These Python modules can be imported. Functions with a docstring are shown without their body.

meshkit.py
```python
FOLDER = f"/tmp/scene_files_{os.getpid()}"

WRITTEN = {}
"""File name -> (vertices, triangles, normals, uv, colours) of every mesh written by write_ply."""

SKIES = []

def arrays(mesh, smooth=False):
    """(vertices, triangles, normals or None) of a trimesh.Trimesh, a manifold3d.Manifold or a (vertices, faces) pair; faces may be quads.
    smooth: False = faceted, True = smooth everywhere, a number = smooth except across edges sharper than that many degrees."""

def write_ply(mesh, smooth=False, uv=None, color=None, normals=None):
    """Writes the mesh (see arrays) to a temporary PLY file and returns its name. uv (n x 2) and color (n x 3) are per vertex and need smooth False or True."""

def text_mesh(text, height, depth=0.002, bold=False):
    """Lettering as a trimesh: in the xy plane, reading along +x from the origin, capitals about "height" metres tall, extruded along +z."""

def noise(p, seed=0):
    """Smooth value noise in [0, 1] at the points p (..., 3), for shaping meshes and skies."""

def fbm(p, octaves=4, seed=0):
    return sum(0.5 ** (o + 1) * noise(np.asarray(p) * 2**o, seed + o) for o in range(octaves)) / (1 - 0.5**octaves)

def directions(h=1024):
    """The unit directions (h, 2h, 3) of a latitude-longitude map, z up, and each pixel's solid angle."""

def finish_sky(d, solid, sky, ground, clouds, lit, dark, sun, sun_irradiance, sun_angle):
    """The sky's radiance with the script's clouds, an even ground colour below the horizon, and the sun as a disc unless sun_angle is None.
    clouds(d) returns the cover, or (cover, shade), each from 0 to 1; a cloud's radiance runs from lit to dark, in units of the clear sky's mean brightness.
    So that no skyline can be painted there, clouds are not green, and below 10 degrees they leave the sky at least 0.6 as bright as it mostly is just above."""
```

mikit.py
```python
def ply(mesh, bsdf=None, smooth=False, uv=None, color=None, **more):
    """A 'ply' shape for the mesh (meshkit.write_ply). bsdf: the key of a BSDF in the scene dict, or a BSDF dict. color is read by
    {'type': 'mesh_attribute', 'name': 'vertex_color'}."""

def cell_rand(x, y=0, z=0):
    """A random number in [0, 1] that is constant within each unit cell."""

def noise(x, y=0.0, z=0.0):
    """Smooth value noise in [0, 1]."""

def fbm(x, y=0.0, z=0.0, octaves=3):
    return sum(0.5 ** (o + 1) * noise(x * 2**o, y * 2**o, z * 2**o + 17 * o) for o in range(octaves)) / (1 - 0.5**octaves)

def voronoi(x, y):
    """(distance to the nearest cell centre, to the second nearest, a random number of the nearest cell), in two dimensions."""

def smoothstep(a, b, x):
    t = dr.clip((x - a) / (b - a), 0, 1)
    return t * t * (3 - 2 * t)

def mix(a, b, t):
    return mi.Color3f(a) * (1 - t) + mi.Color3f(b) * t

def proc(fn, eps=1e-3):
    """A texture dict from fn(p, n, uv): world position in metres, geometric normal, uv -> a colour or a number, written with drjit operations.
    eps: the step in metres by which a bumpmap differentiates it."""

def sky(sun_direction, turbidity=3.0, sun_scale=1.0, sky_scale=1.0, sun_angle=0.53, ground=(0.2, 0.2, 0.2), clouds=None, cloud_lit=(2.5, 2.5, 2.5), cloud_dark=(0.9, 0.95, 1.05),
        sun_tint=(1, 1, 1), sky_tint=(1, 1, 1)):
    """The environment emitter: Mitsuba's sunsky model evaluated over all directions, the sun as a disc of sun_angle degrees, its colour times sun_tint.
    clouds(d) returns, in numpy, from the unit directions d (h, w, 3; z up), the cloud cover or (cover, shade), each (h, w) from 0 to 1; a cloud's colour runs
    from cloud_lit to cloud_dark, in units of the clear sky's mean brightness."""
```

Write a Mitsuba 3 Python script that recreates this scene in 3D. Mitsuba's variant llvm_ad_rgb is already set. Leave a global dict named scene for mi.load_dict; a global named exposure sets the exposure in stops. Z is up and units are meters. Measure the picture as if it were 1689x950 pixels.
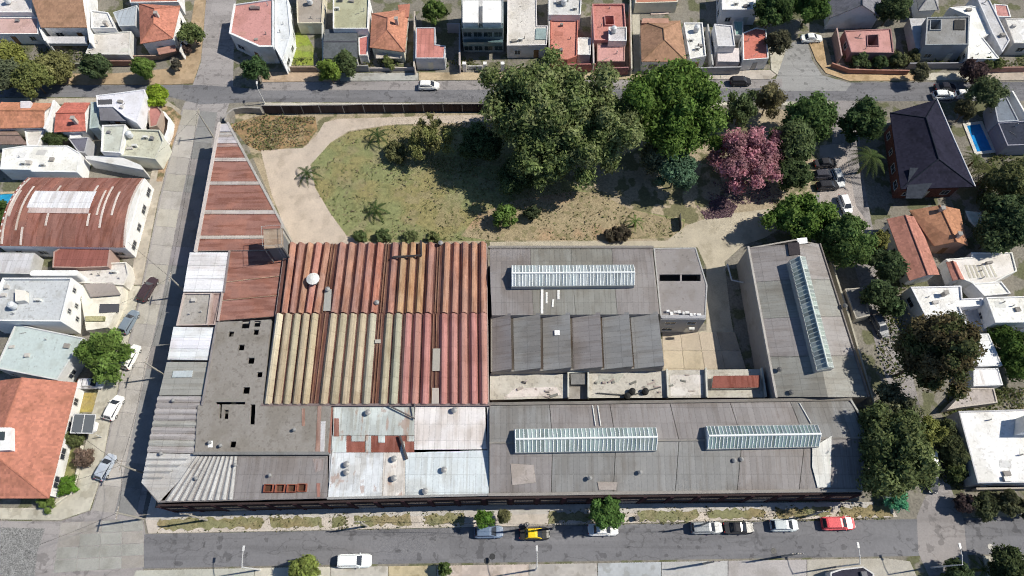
"""A former factory block and the low houses round it, seen from a drone about 105 m up. Metres; x east, y north, z up."""
import math, random
import numpy as np, trimesh, drjit as dr, mitsuba as mi, mikit, meshkit
from shapely.geometry import Polygon, LineString, Point
from mikit import noise, fbm, cell_rand, voronoi, smoothstep, mix

T = mi.ScalarTransform4f
exposure = 2.0
scene, labels = {}, {}
scene['camera'] = {'type': 'perspective', 'fov': 73.7, 'fov_axis': 'x', 'near_clip': 1.0, 'far_clip': 3000.0,
                   'to_world': T().look_at(origin=[0, 0, 105], target=[0, 105 / math.tan(math.radians(65)), 0], up=[0, 0, 1])}
SUN = (0.87, 0.13, 1.0)
scene['sky'] = mikit.sky(SUN, turbidity=3, sky_scale=0.62, sun_tint=(0.88, 1.0, 1.17), sky_tint=(0.95, 1.0, 1.04))

# ---------------------------------------------------------------- materials
# Every mesh carries its own flat base colour in uv.x (18 bits, set by pack()) and a direction or seed in uv.y, so one
# material of a kind serves things of many colours.
def pack(c):
    r, g, b = (int(round(63 * min(max(x, 0), 1) ** (1 / 2.2))) for x in c)
    return float(r * 4096 + g * 64 + b)

def own(uv):
    c = dr.floor(uv.x + 0.5)
    r = dr.floor(c / 4096)
    g = dr.floor((c - r * 4096) / 64)
    b = c - r * 4096 - g * 64
    q = lambda v: dr.power(dr.maximum(v / 63, 1e-4), 2.2)
    return mi.Color3f(q(r), q(g), q(b))

def f_plaster(p, n, uv):
    d = smoothstep(0.5, 0.8, fbm(p.x * 0.7 + 3, p.y * 0.7, p.z * 0.5, 4))
    g = noise(p.x * 4, p.y * 4, p.z * 4)
    return own(uv) * (0.93 + 0.12 * g) * mix((1, 1, 1), (0.74, 0.71, 0.66), d * 0.7)

def f_flat(p, n, uv):                       # membrane, tiles and cement on flat roofs: patches and stains with ragged outlines
    a = fbm(p.x * 0.35 + 9, p.y * 0.35, p.z, 5)
    st = smoothstep(0.45, 0.66, a)
    sp = smoothstep(0.62, 0.74, fbm(p.x * 2.6, p.y * 2.6 + 40, p.z, 3))
    g = noise(p.x * 5, p.y * 5, p.z)
    return own(uv) * (0.9 + 0.18 * g) * mix((1, 1, 1), (0.8, 0.78, 0.74), st * 0.7) * mix((1, 1, 1), (0.66, 0.64, 0.62), sp * 0.6)

def f_tile(p, n, uv):                       # clay roof tiles: courses and single tiles of differing firing, lichen patches
    h = dr.sqrt(n.x * n.x + n.y * n.y) + 1e-5
    gx, gy = n.x / h, n.y / h
    s, t = p.x * gx + p.y * gy, -p.x * gy + p.y * gx
    r = cell_rand(dr.floor(s / 0.36), dr.floor(t / 0.3), 5)
    row = cell_rand(dr.floor(s / 0.36), 3, 7)
    li = smoothstep(0.5, 0.7, fbm(p.x * 0.6, p.y * 0.6 + 5, p.z, 4))
    return own(uv) * (0.78 + 0.3 * r + 0.14 * row) * mix((1, 1, 1), (0.72, 0.74, 0.7), li * 0.65)

def sheet_axes(p, uv):
    ca, sa = dr.cos(uv.y), dr.sin(uv.y)
    return p.x * ca + p.y * sa, -p.x * sa + p.y * ca

def f_sheet(p, n, uv):                      # corrugated sheets: lap joints, sheet to sheet tone, streaky dirt along the ribs
    s, t = sheet_axes(p, uv)
    r = cell_rand(dr.floor(s / 0.86), dr.floor(t / 2.4), 2)
    k = cell_rand(dr.floor(s / 0.86), 1, 4)
    st = smoothstep(0.5, 0.75, fbm(s * 2.2, t * 0.22, 3.0, 3))
    bl = smoothstep(0.48, 0.68, fbm(p.x * 0.22, p.y * 0.22 + 8, 1.0, 4))
    u = s / 0.86 - dr.floor(s / 0.86)
    w = t / 2.4 - dr.floor(t / 2.4)
    lap = dr.select((u < 0.1) | (w < 0.045), mi.Float(0.8), mi.Float(1.0))
    gr = noise(p.x * 5, p.y * 5, 2)
    return own(uv) * (0.84 + 0.13 * r + 0.09 * k + 0.12 * gr) * lap * mix((1, 1, 1), (0.8, 0.77, 0.74), st * 0.7) * mix((1, 1, 1), (0.86, 0.83, 0.8), bl)

def f_oldsheet(p, n, uv):                   # pale painted sheets: dirt in ragged patches, rust breaking through along the ribs
    s, t = sheet_axes(p, uv)
    r = cell_rand(dr.floor(s / 0.86), dr.floor(t / 2.4), 2)
    bl = smoothstep(0.46, 0.6, fbm(p.x * 0.3 + 3, p.y * 0.3, 1.0, 5))
    st = smoothstep(0.5, 0.68, fbm(s * 1.8, t * 0.25, 5.0, 4))
    ru = smoothstep(0.62, 0.7, fbm(s * 1.1 + 9, t * 0.5, 2.0, 5))
    u = s / 0.86 - dr.floor(s / 0.86)
    lap = dr.select(u < 0.1, mi.Float(0.85), mi.Float(1.0))
    c = own(uv) * (0.84 + 0.2 * r + 0.1 * noise(p.x * 5, p.y * 5, 2)) * lap
    c = c * mix((1, 1, 1), (0.74, 0.72, 0.7), bl * 0.75) * mix((1, 1, 1), (0.82, 0.78, 0.73), st * 0.8)
    return mix(c, (0.33, 0.2, 0.15), ru * 0.6)

def f_rust(p, n, uv):                       # painted or galvanised sheets rusting along the ribs
    s, t = sheet_axes(p, uv)
    r = cell_rand(dr.floor(s / 0.86), dr.floor(t / 2.4), 2)
    st = smoothstep(0.42, 0.7, fbm(s * 2.6, t * 0.35, 3.0, 4))
    bl = smoothstep(0.45, 0.65, fbm(p.x * 0.4, p.y * 0.4 + 8, 1.0, 4))
    gr = noise(p.x * 6, p.y * 6, 2)
    c = own(uv) * (0.8 + 0.2 * r + 0.18 * gr)
    return mix(c, c * mi.Color3f(0.66, 0.55, 0.5), st * 0.7) * mix((1, 1, 1), (1.12, 1.06, 1.0), bl)

def f_asphalt(p, n, uv):
    a = fbm(p.x * 0.1, p.y * 0.45, 1.0, 4)
    g = noise(p.x * 6, p.y * 6, 0)
    cr = smoothstep(0.03, 0.0, dr.abs(fbm(p.x * 0.22 + 4, p.y * 0.5, 6.0, 4) - 0.5))
    pa = dr.select(cell_rand(dr.floor(p.x / 9), dr.floor(p.y / 3.1), 3) > 0.8, mi.Float(0.9), mi.Float(1.0))
    st = smoothstep(0.5, 0.72, fbm(p.x * 0.06, p.y * 1.3, 4.0, 4))
    oil = smoothstep(0.66, 0.74, fbm(p.x * 0.9, p.y * 0.9 + 12, 2.0, 4))
    return own(uv) * (0.8 + 0.3 * a + 0.16 * g) * pa * (1 - 0.22 * cr) * (1 - 0.13 * st) * (1 - 0.3 * oil)

def f_concrete(p, n, uv):
    a = fbm(p.x * 0.5, p.y * 0.5, p.z, 5)
    g = noise(p.x * 7, p.y * 7, 0)
    st = smoothstep(0.5, 0.75, fbm(p.x * 0.7 + 30, p.y * 0.7, p.z, 5))
    return own(uv) * (0.78 + 0.3 * a + 0.16 * g) * mix((1, 1, 1), (0.76, 0.75, 0.72), st * 0.6)

def f_paving(p, n, uv):                     # small pavement tiles and cobbles, too small to pick apart from the air
    r = cell_rand(dr.floor(p.x / 0.42), dr.floor(p.y / 0.42), 1)
    a = fbm(p.x * 0.4, p.y * 0.4, 2.0, 4)
    st = smoothstep(0.55, 0.7, fbm(p.x * 0.8 + 3, p.y * 0.8, 2.0, 4))
    return own(uv) * (0.88 + 0.14 * r) * (0.76 + 0.42 * a) * mix((1, 1, 1), (0.72, 0.7, 0.66), st * 0.7)

def f_cobble(p, n, uv):
    a, b, r = voronoi(p.x * 4.2, p.y * 4.2)
    return own(uv) * (0.7 + 0.5 * r) * dr.select(b - a < 0.12, mi.Float(0.45), mi.Float(1.0))

def f_earth(p, n, uv):                      # bare yard soil, litter and weeds
    a = fbm(p.x * 0.25, p.y * 0.25, 1.0, 5)
    w = smoothstep(0.5, 0.62, fbm(p.x * 0.5 + 7, p.y * 0.5, 2.0, 5))
    g = noise(p.x * 5, p.y * 5, 0)
    return mix(own(uv) * (0.75 + 0.4 * a), (0.1, 0.11, 0.05), w * 0.75) * (0.8 + 0.4 * g)

def f_grass(p, n, uv):                      # lawn: green, dry and bare patches
    a = smoothstep(0.4, 0.6, fbm(p.x * 0.13 + 2, p.y * 0.16, 1.0, 5))
    b = smoothstep(0.53, 0.66, fbm(p.x * 0.4 + 20, p.y * 0.4, 2.0, 5))
    w = smoothstep(0.6, 0.68, fbm(p.x * 1.3, p.y * 1.3 + 9, 3.0, 3))
    g = noise(p.x * 6, p.y * 6, 0)
    h = noise(p.x * 2.3, p.y * 2.3, 4)
    c = mix(own(uv), own(uv) * mi.Color3f(1.2, 1.0, 1.0), a)
    c = mix(c, (0.27, 0.23, 0.15), b * 0.45)
    return mix(c, (0.12, 0.13, 0.055), w * 0.4) * (0.7 + 0.34 * g + 0.26 * h)

def f_brick(p, n, uv):
    h = dr.select(dr.abs(n.x) > dr.abs(n.y), p.y, p.x)
    row = dr.floor(p.z / 0.09)
    r = cell_rand(dr.floor(h / 0.25 + 0.5 * row), row, 2)
    return own(uv) * (0.7 + 0.5 * r)

def f_leaf(p, n, uv):
    return own(uv) * (0.85 + 0.3 * noise(p.x * 3, p.y * 3, p.z * 3))

def f_plain(p, n, uv):
    return own(uv)

def matte(key, fn):
    scene[key] = {'type': 'twosided', 'bsdf': {'type': 'diffuse', 'reflectance': mikit.proc(fn)}}

def gloss(key, fn, rough, **kw):
    scene[key] = {'type': 'twosided', 'bsdf': {'type': 'principled', 'base_color': mikit.proc(fn), 'roughness': rough, **kw}}

for k, fn in dict(plaster=f_plaster, flat_roof=f_flat, tile=f_tile, rust=f_rust, asphalt=f_asphalt, concrete=f_concrete, paving=f_paving,
                  cobble=f_cobble, earth=f_earth, grass_blades=f_grass, brick=f_brick, bark=f_leaf).items():
    matte('m_' + k, fn)
gloss('m_sheet', f_sheet, 0.55, specular=0.4)
gloss('m_oldsheet', f_oldsheet, 0.6, specular=0.3)
gloss('m_metal', f_plain, 0.4, specular=0.5)
gloss('m_paint', f_plain, 0.3, specular=0.25, clearcoat=0.25, clearcoat_gloss=0.98)
gloss('m_rubber', f_plain, 0.8, specular=0.3)
gloss('m_glass', f_plain, 0.03, specular=0.5)                       # dark window panes with unlit rooms behind
gloss('m_wired', f_concrete, 0.4, specular=0.4)                    # dirty wired roof glazing
scene['m_water'] = {'type': 'thindielectric', 'int_ior': 1.33, 'specular_transmittance': {'type': 'rgb', 'value': [0.34, 0.72, 0.88]}}
scene['m_leaf'] = {'type': 'principledthin', 'base_color': mikit.proc(f_leaf), 'roughness': 0.6, 'diff_trans': 0.8, 'eta': 1.3}

# ---------------------------------------------------------------- mesh helpers
def numbered(name, taken=labels):
    if name not in taken and name not in scene:
        return name
    k = 1
    while f'{name}_{k:03d}' in taken or f'{name}_{k:03d}' in scene:
        k += 1
    return f'{name}_{k:03d}'

NEXT = {}
def part(holder, name):
    k = NEXT.get((holder, name), 0)
    NEXT[(holder, name)] = k + 1
    return f'{holder}__{name}' + (f'_{k:03d}' if k else '')

def put(key, mesh, m, c=(0.5, 0.5, 0.5), a=0.0, smooth=False):
    """One entry of the scene: mesh with material m, its own colour c and its sheet direction a."""
    v, f = (np.asarray(mesh[0], float), np.asarray(mesh[1], int)) if isinstance(mesh, tuple) else (np.asarray(mesh.vertices), np.asarray(mesh.faces))
    uv = np.empty((len(v), 2)); uv[:, 0] = pack(c); uv[:, 1] = a
    scene[key] = mikit.ply(trimesh.Trimesh(v, f, process=False), 'm_' + m, smooth=smooth, uv=uv)
    return key

def thing(name, label, cat, group=None):
    key = numbered(name)
    labels[key] = {'label': label, 'category': cat}
    if group: labels[key]['group'] = group
    return key

def ground_thing(name, mesh, m, c, a=0.0, kind='structure', label=None, cat=None):
    key = numbered(name)
    labels[key] = {'kind': kind}
    if label: labels[key]['label'] = label
    if cat: labels[key]['category'] = cat
    return put(key, mesh, m, c, a)

def join(*ms):
    vs, fs, at = [], [], 0
    for m in ms:
        v, f = (m if isinstance(m, tuple) else (m.vertices, m.faces))
        vs.append(np.asarray(v)); fs.append(np.asarray(f) + at); at += len(v)
    return np.vstack(vs), np.vstack(fs)

def prism(poly, z0, z1):
    poly = poly if hasattr(poly, 'exterior') else Polygon(poly)
    if not poly.is_valid: poly = poly.buffer(0)
    if poly.geom_type != 'Polygon': poly = max(poly.geoms, key=lambda g: g.area)
    m = trimesh.creation.extrude_polygon(poly, z1 - z0, engine='earcut')
    m.apply_translation([0, 0, z0])
    return np.array(m.vertices), np.array(m.faces)

def sheet(pts, z):
    poly = pts if hasattr(pts, 'exterior') else Polygon(pts)
    v, f = trimesh.creation.triangulate_polygon(poly, engine='earcut')
    a = np.cross(v[f[:, 1]] - v[f[:, 0]], v[f[:, 2]] - v[f[:, 0]])
    f = np.where((a < 0)[:, None], f[:, ::-1], f)
    return np.column_stack([v, np.full(len(v), z)]), f

def inset(pts, d):
    q = Polygon(pts).buffer(0).buffer(-d, join_style=2)
    return max(q.geoms, key=lambda g: g.area) if q.geom_type == 'MultiPolygon' else q

def plate(pts, t):
    """A flat or slightly warped convex plate, t thick, hanging below the points."""
    v = np.asarray(pts, float); n = len(v)
    q = np.vstack([v, v - [0, 0, t]])
    f = [[0, i, i + 1] for i in range(1, n - 1)] + [[n, n + i + 1, n + i] for i in range(1, n - 1)]
    for i in range(n):
        j = (i + 1) % n
        f += [[i, n + i, n + j], [i, n + j, j]]
    return q, np.array(f)

def box(cx, cy, z0, lx, ly, h, ang=0.0):
    c, s = math.cos(ang), math.sin(ang)
    p = [(cx + c * x - s * y, cy + s * x + c * y) for x, y in ((-lx/2, -ly/2), (lx/2, -ly/2), (lx/2, ly/2), (-lx/2, ly/2))]
    return plate([(x, y, z0 + h) for x, y in p], h)

def tube(pts, radii, sides=6):
    p = np.asarray(pts, float); r = np.broadcast_to(radii, (len(p),)).astype(float)
    t = np.gradient(p, axis=0); t /= np.linalg.norm(t, axis=1, keepdims=True) + 1e-9
    a = np.cross(t, np.where(np.abs(t[:, 2:]) < 0.9, [0, 0, 1.0], [1.0, 0, 0])); a /= np.linalg.norm(a, axis=1, keepdims=True)
    b, ang = np.cross(t, a), np.arange(sides) * 2 * np.pi / sides
    v = (p[:, None] + r[:, None, None] * (np.cos(ang)[None, :, None] * a[:, None] + np.sin(ang)[None, :, None] * b[:, None])).reshape(-1, 3)
    f = []
    for i in range(len(p) - 1):
        for j in range(sides):
            k = (j + 1) % sides
            f += [[i*sides+j, i*sides+k, (i+1)*sides+k], [i*sides+j, (i+1)*sides+k, (i+1)*sides+j]]
    e = (len(p) - 1) * sides
    f += [[e, e + j, e + j + 1] for j in range(1, sides - 1)] + [[0, j + 1, j] for j in range(1, sides - 1)]
    return v, np.array(f)

def hull(pts):
    m = trimesh.convex.convex_hull(np.asarray(pts, float))
    return np.array(m.vertices), np.array(m.faces)

def lerp(a, b, t): return tuple(x + (y - x) * t for x, y in zip(a, b))
def z3(p, z): return (p[0], p[1], z)

# ---------------------------------------------------------------- pieces of buildings
GLASS = (0.035, 0.045, 0.055)
def opening(b, p0, p1, s0, s1, z0, z1, kind='window', frame=(0.5, 0.5, 0.48), pane=GLASS):
    """A window or door between the lengths s0 and s1 along the wall p0-p1 (outside on the right hand)."""
    L = math.dist(p0, p1); d = ((p1[0]-p0[0])/L, (p1[1]-p0[1])/L); n = (d[1], -d[0])
    def slab(a, bb, za, zb, out, inn):
        q = [(p0[0]+d[0]*s+n[0]*o, p0[1]+d[1]*s+n[1]*o) for s, o in ((a, out), (bb, out), (bb, -inn), (a, -inn))]
        return plate([z3(x, zb) for x in q], zb - za)
    w = 0.09
    key = part(b, kind)
    if kind == 'door':
        put(key, slab(s0, s1, z0, z1, 0.05, 0.02), 'metal', frame)
        return
    put(key, join(slab(s0, s0+w, z0, z1, 0.07, 0.02), slab(s1-w, s1, z0, z1, 0.07, 0.02), slab(s0+w, s1-w, z0, z0+w, 0.12, 0.02), slab(s0+w, s1-w, z1-w, z1, 0.07, 0.02),
                  slab((s0+s1)/2-0.03, (s0+s1)/2+0.03, z0+w, z1-w, 0.05, 0.0)), 'metal', frame)
    put(key + '__pane', slab(s0+w, s1-w, z0+w, z1-w, 0.02, 0.02), 'glass', pane)

def openings(b, foot, h, rng, floors=None):
    """Windows and doors on the walls that face the streets and yards in view."""
    pts = list(foot.exterior.coords)[:-1]
    if foot.exterior.is_ccw is False: pts = pts[::-1]
    floors = floors or (2 if h > 5.2 else 1)
    for i, a in enumerate(pts):
        c = pts[(i + 1) % len(pts)]
        L = math.dist(a, c)
        if L < 2.6: continue
        n = ((c[1]-a[1])/L, -(c[0]-a[0])/L)
        side = -1 if a[0] > 0 else 1
        if not (n[1] < -0.5 or n[0] * side > 0.6): continue
        k = min(max(1, int(L / 3.4)), 5)
        for fl in range(floors):
            z0 = 0.95 + fl * h / floors * 0.98
            if z0 + 1.35 > h - 0.35: continue
            for q in range(k):
                m = L * (q + 0.5) / k + rng.uniform(-0.15, 0.15)
                w = rng.choice([1.2, 1.5, 1.8])
                if fl == 0 and q == k // 2 and n[1] < -0.5:
                    opening(b, a, c, m - 0.5, m + 0.5, 0.02, 2.1, 'door', rng.choice([(0.2, 0.1, 0.05), (0.3, 0.3, 0.3), (0.55, 0.55, 0.5)]))
                else:
                    opening(b, a, c, m - w/2, m + w/2, z0, z0 + 1.2)

def tank(b, x, y, z, c=(0.55, 0.57, 0.6)):
    k = part(b, 'water_tank')
    put(k, tube([(x, y, z), (x, y, z+1.0), (x, y, z+1.02), (x, y, z+1.25)], [0.55, 0.55, 0.53, 0.2], 12), 'metal', c)
    put(k + '__stand', join(*[box(x+dx, y+dy, z-0.3, 0.12, 0.12, 0.31) for dx in (-0.3, 0.3) for dy in (-0.3, 0.3)]), 'metal', (0.3, 0.28, 0.26))

def chimney(b, x, y, z, c=(0.5, 0.45, 0.4), h=1.0):
    k = part(b, 'chimney')
    put(k, box(x, y, z, 0.55, 0.55, h), 'plaster', c)
    put(k + '__cap', join(box(x, y, z+h+0.16, 0.75, 0.75, 0.08), *[box(x+dx, y+dy, z+h, 0.08, 0.08, 0.16) for dx in (-.22, .22) for dy in (-.22, .22)]), 'concrete', (0.35, 0.33, 0.31))

def air_unit(b, x, y, z):
    k = part(b, 'air_conditioner')
    put(k, box(x, y, z, 0.9, 0.4, 0.65), 'metal', (0.6, 0.6, 0.58))
    put(k + '__grille', tube([(x-0.1, y-0.2, z+0.33), (x-0.1, y-0.23, z+0.33)], [0.25, 0.25], 10), 'metal', (0.1, 0.1, 0.1))

def vent(b, x, y, z, c=(0.3, 0.3, 0.3), r=0.2, h=0.6):
    c = tuple(min(v, .26) for v in c)
    k = part(b, 'vent')
    put(k, tube([(x, y, z-0.05), (x, y, z+h)], [r*0.7, r*0.7], 8), 'metal', c)
    put(k + '__cowl', tube([(x, y, z+h), (x, y, z+h+0.1), (x, y, z+h+0.3)], [r*1.3, r*1.3, 0.08], 10), 'metal', c)

WHITE, CREAM, GREYW = (0.78, 0.78, 0.76), (0.66, 0.62, 0.52), (0.5, 0.52, 0.55)

def flat_house(name, label, pts, h, wc=WHITE, rc=(0.5, 0.5, 0.5), par=0.4, cat='house', group=None, hole=None, rm='flat_roof', ra=0.0, wins=True, tanks=(), chims=(), airs=(), floors=None, wm='plaster', wall_t=0.2, base=0.0):
    b = thing(name, label, cat, group)
    rng = random.Random(label)
    out = Polygon(pts).buffer(0); inn = inset(pts, wall_t)
    shell, core = out.difference(inn), inn
    if hole:
        hp = Polygon(hole).buffer(0)
        shell = out.difference(inn.difference(hp.buffer(0.15, join_style=2))).difference(hp)
        core = inn.difference(hp.buffer(0.15, join_style=2))
        shells = getattr(shell, 'geoms', [shell])
        put(b + '__wall', join(*[prism(g, base, h) for g in shells if g.area > 0.05]), wm, wc)
    else:
        put(b + '__wall', prism(shell, base, h), wm, wc)
    put(b + '__roof', prism(core, h - par - 0.25, h - par), rm, rc, ra)
    if wins: openings(b, out, h, rng, floors)
    for x, y in tanks: tank(b, x, y, h - par + 0.3)
    for x, y in chims: chimney(b, x, y, h - par)
    for x, y in airs: air_unit(b, x, y, h - par)
    if rm == 'flat_roof' and core.area > 18:
        free = core.buffer(-0.7)
        x0, y0, x1, y1 = core.bounds
        for k in range(min(7, 2 + int(core.area / 22))):
            for _ in range(12):
                x, y = rng.uniform(x0, x1), rng.uniform(y0, y1)
                if free.contains(Point(x, y)): break
            else: continue
            z = h - par; kind = rng.random()
            if kind < .3: put(part(b, 'vent_pipe'), tube([(x, y, z - .02), (x, y, z + rng.uniform(.4, .9))], [.09, .09], 7), 'metal', rng.choice([(.4, .4, .4), (.25, .24, .23)]))
            elif kind < .55: put(part(b, 'roof_box'), box(x, y, z - .02, rng.uniform(.5, 1.1), rng.uniform(.4, .8), rng.uniform(.25, .7), rng.uniform(-.2, .2)), 'plaster', rng.choice([(.5, .48, .45), (.3, .27, .25), (.2, .2, .21)]))
            elif kind < .75:
                q_ = rng.uniform(.75, 1.1)
                put(part(b, 'roof_patch'), plate([(x + dx, y + dy, z + .03) for dx, dy in ((-.9, -.5), (.8, -.6), (1.0, .5), (-.7, .6))], .04), 'flat_roof', tuple(q_ * v for v in rc))
            else: put(part(b, 'conduit'), tube([(x, y, z + .05), (x + rng.uniform(-1.5, 1.5), y + rng.uniform(-.8, .8), z + .05)], [.05, .05], 5), 'metal', (.2, .2, .2))
    return b

def pitched_faces(pts, h, rise, kind, ins=0.3):
    """pts: NW, NE, SE, SW eave corners. kind 'ew' or 'ns' (gable ridge direction), 'hip_ew', 'hip_ns', 'hipend' (ns ridge, south end hipped)."""
    nw, ne, se, sw = [z3(q, h) for q in pts]
    mid = lambda a, b: lerp(a, b, 0.5)
    up = lambda q: (q[0], q[1], h + rise)
    if kind.endswith('ew'):
        a, c = mid(nw, sw), mid(ne, se)
        if kind.startswith('hip'): a, c = lerp(a, c, ins), lerp(c, a, ins)
        a, c = up(a), up(c)
        faces = [(sw, se, c, a), (ne, nw, a, c)]
        ends = [(nw, sw, a), (se, ne, c)]
    else:
        a, c = mid(nw, ne), mid(sw, se)
        d = lerp(a, c, ins), lerp(c, a, ins)
        a2, c2 = (d if kind == 'hip_ns' else (a, d[1]) if kind == 'hipend' else (a, c))
        a, c = up(a2), up(c2)
        faces = [(nw, sw, c, a), (se, ne, a, c)]
        ends = [(ne, nw, a), (sw, se, c)]
    hips = {'ew': [0, 0], 'ns': [0, 0], 'hip_ew': [1, 1], 'hip_ns': [1, 1], 'hipend': [0, 1]}[kind]
    return faces + [e for e, k in zip(ends, hips) if k], [e for e, k in zip(ends, hips) if not k], (a, c)

def pitched_house(name, label, pts, h, kind, rise=1.6, wc=WHITE, rc=(0.4, 0.15, 0.1), ins=0.3, rm='tile', ra=0.0, cat='house', group=None, wins=True, over=0.35, tanks=(), chims=(), floors=None, wm='plaster'):
    b = thing(name, label, cat, group)
    rng = random.Random(label)
    faces, gables, ridge = pitched_faces(pts, h, rise, kind, ins)
    roof = part(b, 'roof')
    put(roof, join(*[plate(f, 0.14) for f in faces]), rm, rc, ra)
    caps = [tube([(ridge[0][0], ridge[0][1], ridge[0][2]+0.02), (ridge[1][0], ridge[1][1], ridge[1][2]+0.02)], 0.13, 6)]
    if kind.startswith('hip'):
        for f in faces[2:]:
            for q in f[:2]: caps.append(tube([(f[2][0], f[2][1], f[2][2]+0.02), (q[0], q[1], q[2]+0.02)], 0.11, 6))
    put(roof + '__ridge_cap', join(*caps), 'tile', tuple(0.86 * x for x in rc))
    foot = inset(pts, over)
    walls = [prism(foot, 0, h - 0.12)]
    for g in gables:                           # the gable's triangle, set in under the roof
        c = np.mean([q[:2] for q in pts], axis=0)
        m = np.array(g, float); e = m[:2, :2].mean(0); d = (c - e) / (np.linalg.norm(c - e) + 1e-9)
        w = m[1, :2] - m[0, :2]; w = w / np.linalg.norm(w)
        m[:, :2] += d * over; m[0, :2] += w * over; m[1, :2] -= w * over
        m[:, 2] -= [0.13, 0.13, 0.2]
        o = m.copy(); o[:, :2] += d * 0.15
        walls.append(hull(np.vstack([m, o])))
    put(b + '__wall', join(*walls), wm, wc)
    if wins: openings(b, foot, h, rng, floors)
    for x, y in chims: chimney(b, x, y, h + 0.2, h=rise * 0.7 + 0.9)
    for x, y in tanks: tank(b, x, y, h + rise * 0.8 + 0.3)
    return b

def shed_roof(b, pts3, m, c, a=0.0, t=0.12, name='roof'):
    return put(part(b, name), plate(pts3, t), m, c, a)

def walls(b, pts, h, wc, wm='plaster', t=0.25, base=0.0):
    return put(part(b, 'wall'), prism(Polygon(pts).buffer(0).difference(inset(pts, t)), base, h), wm, wc)

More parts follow.
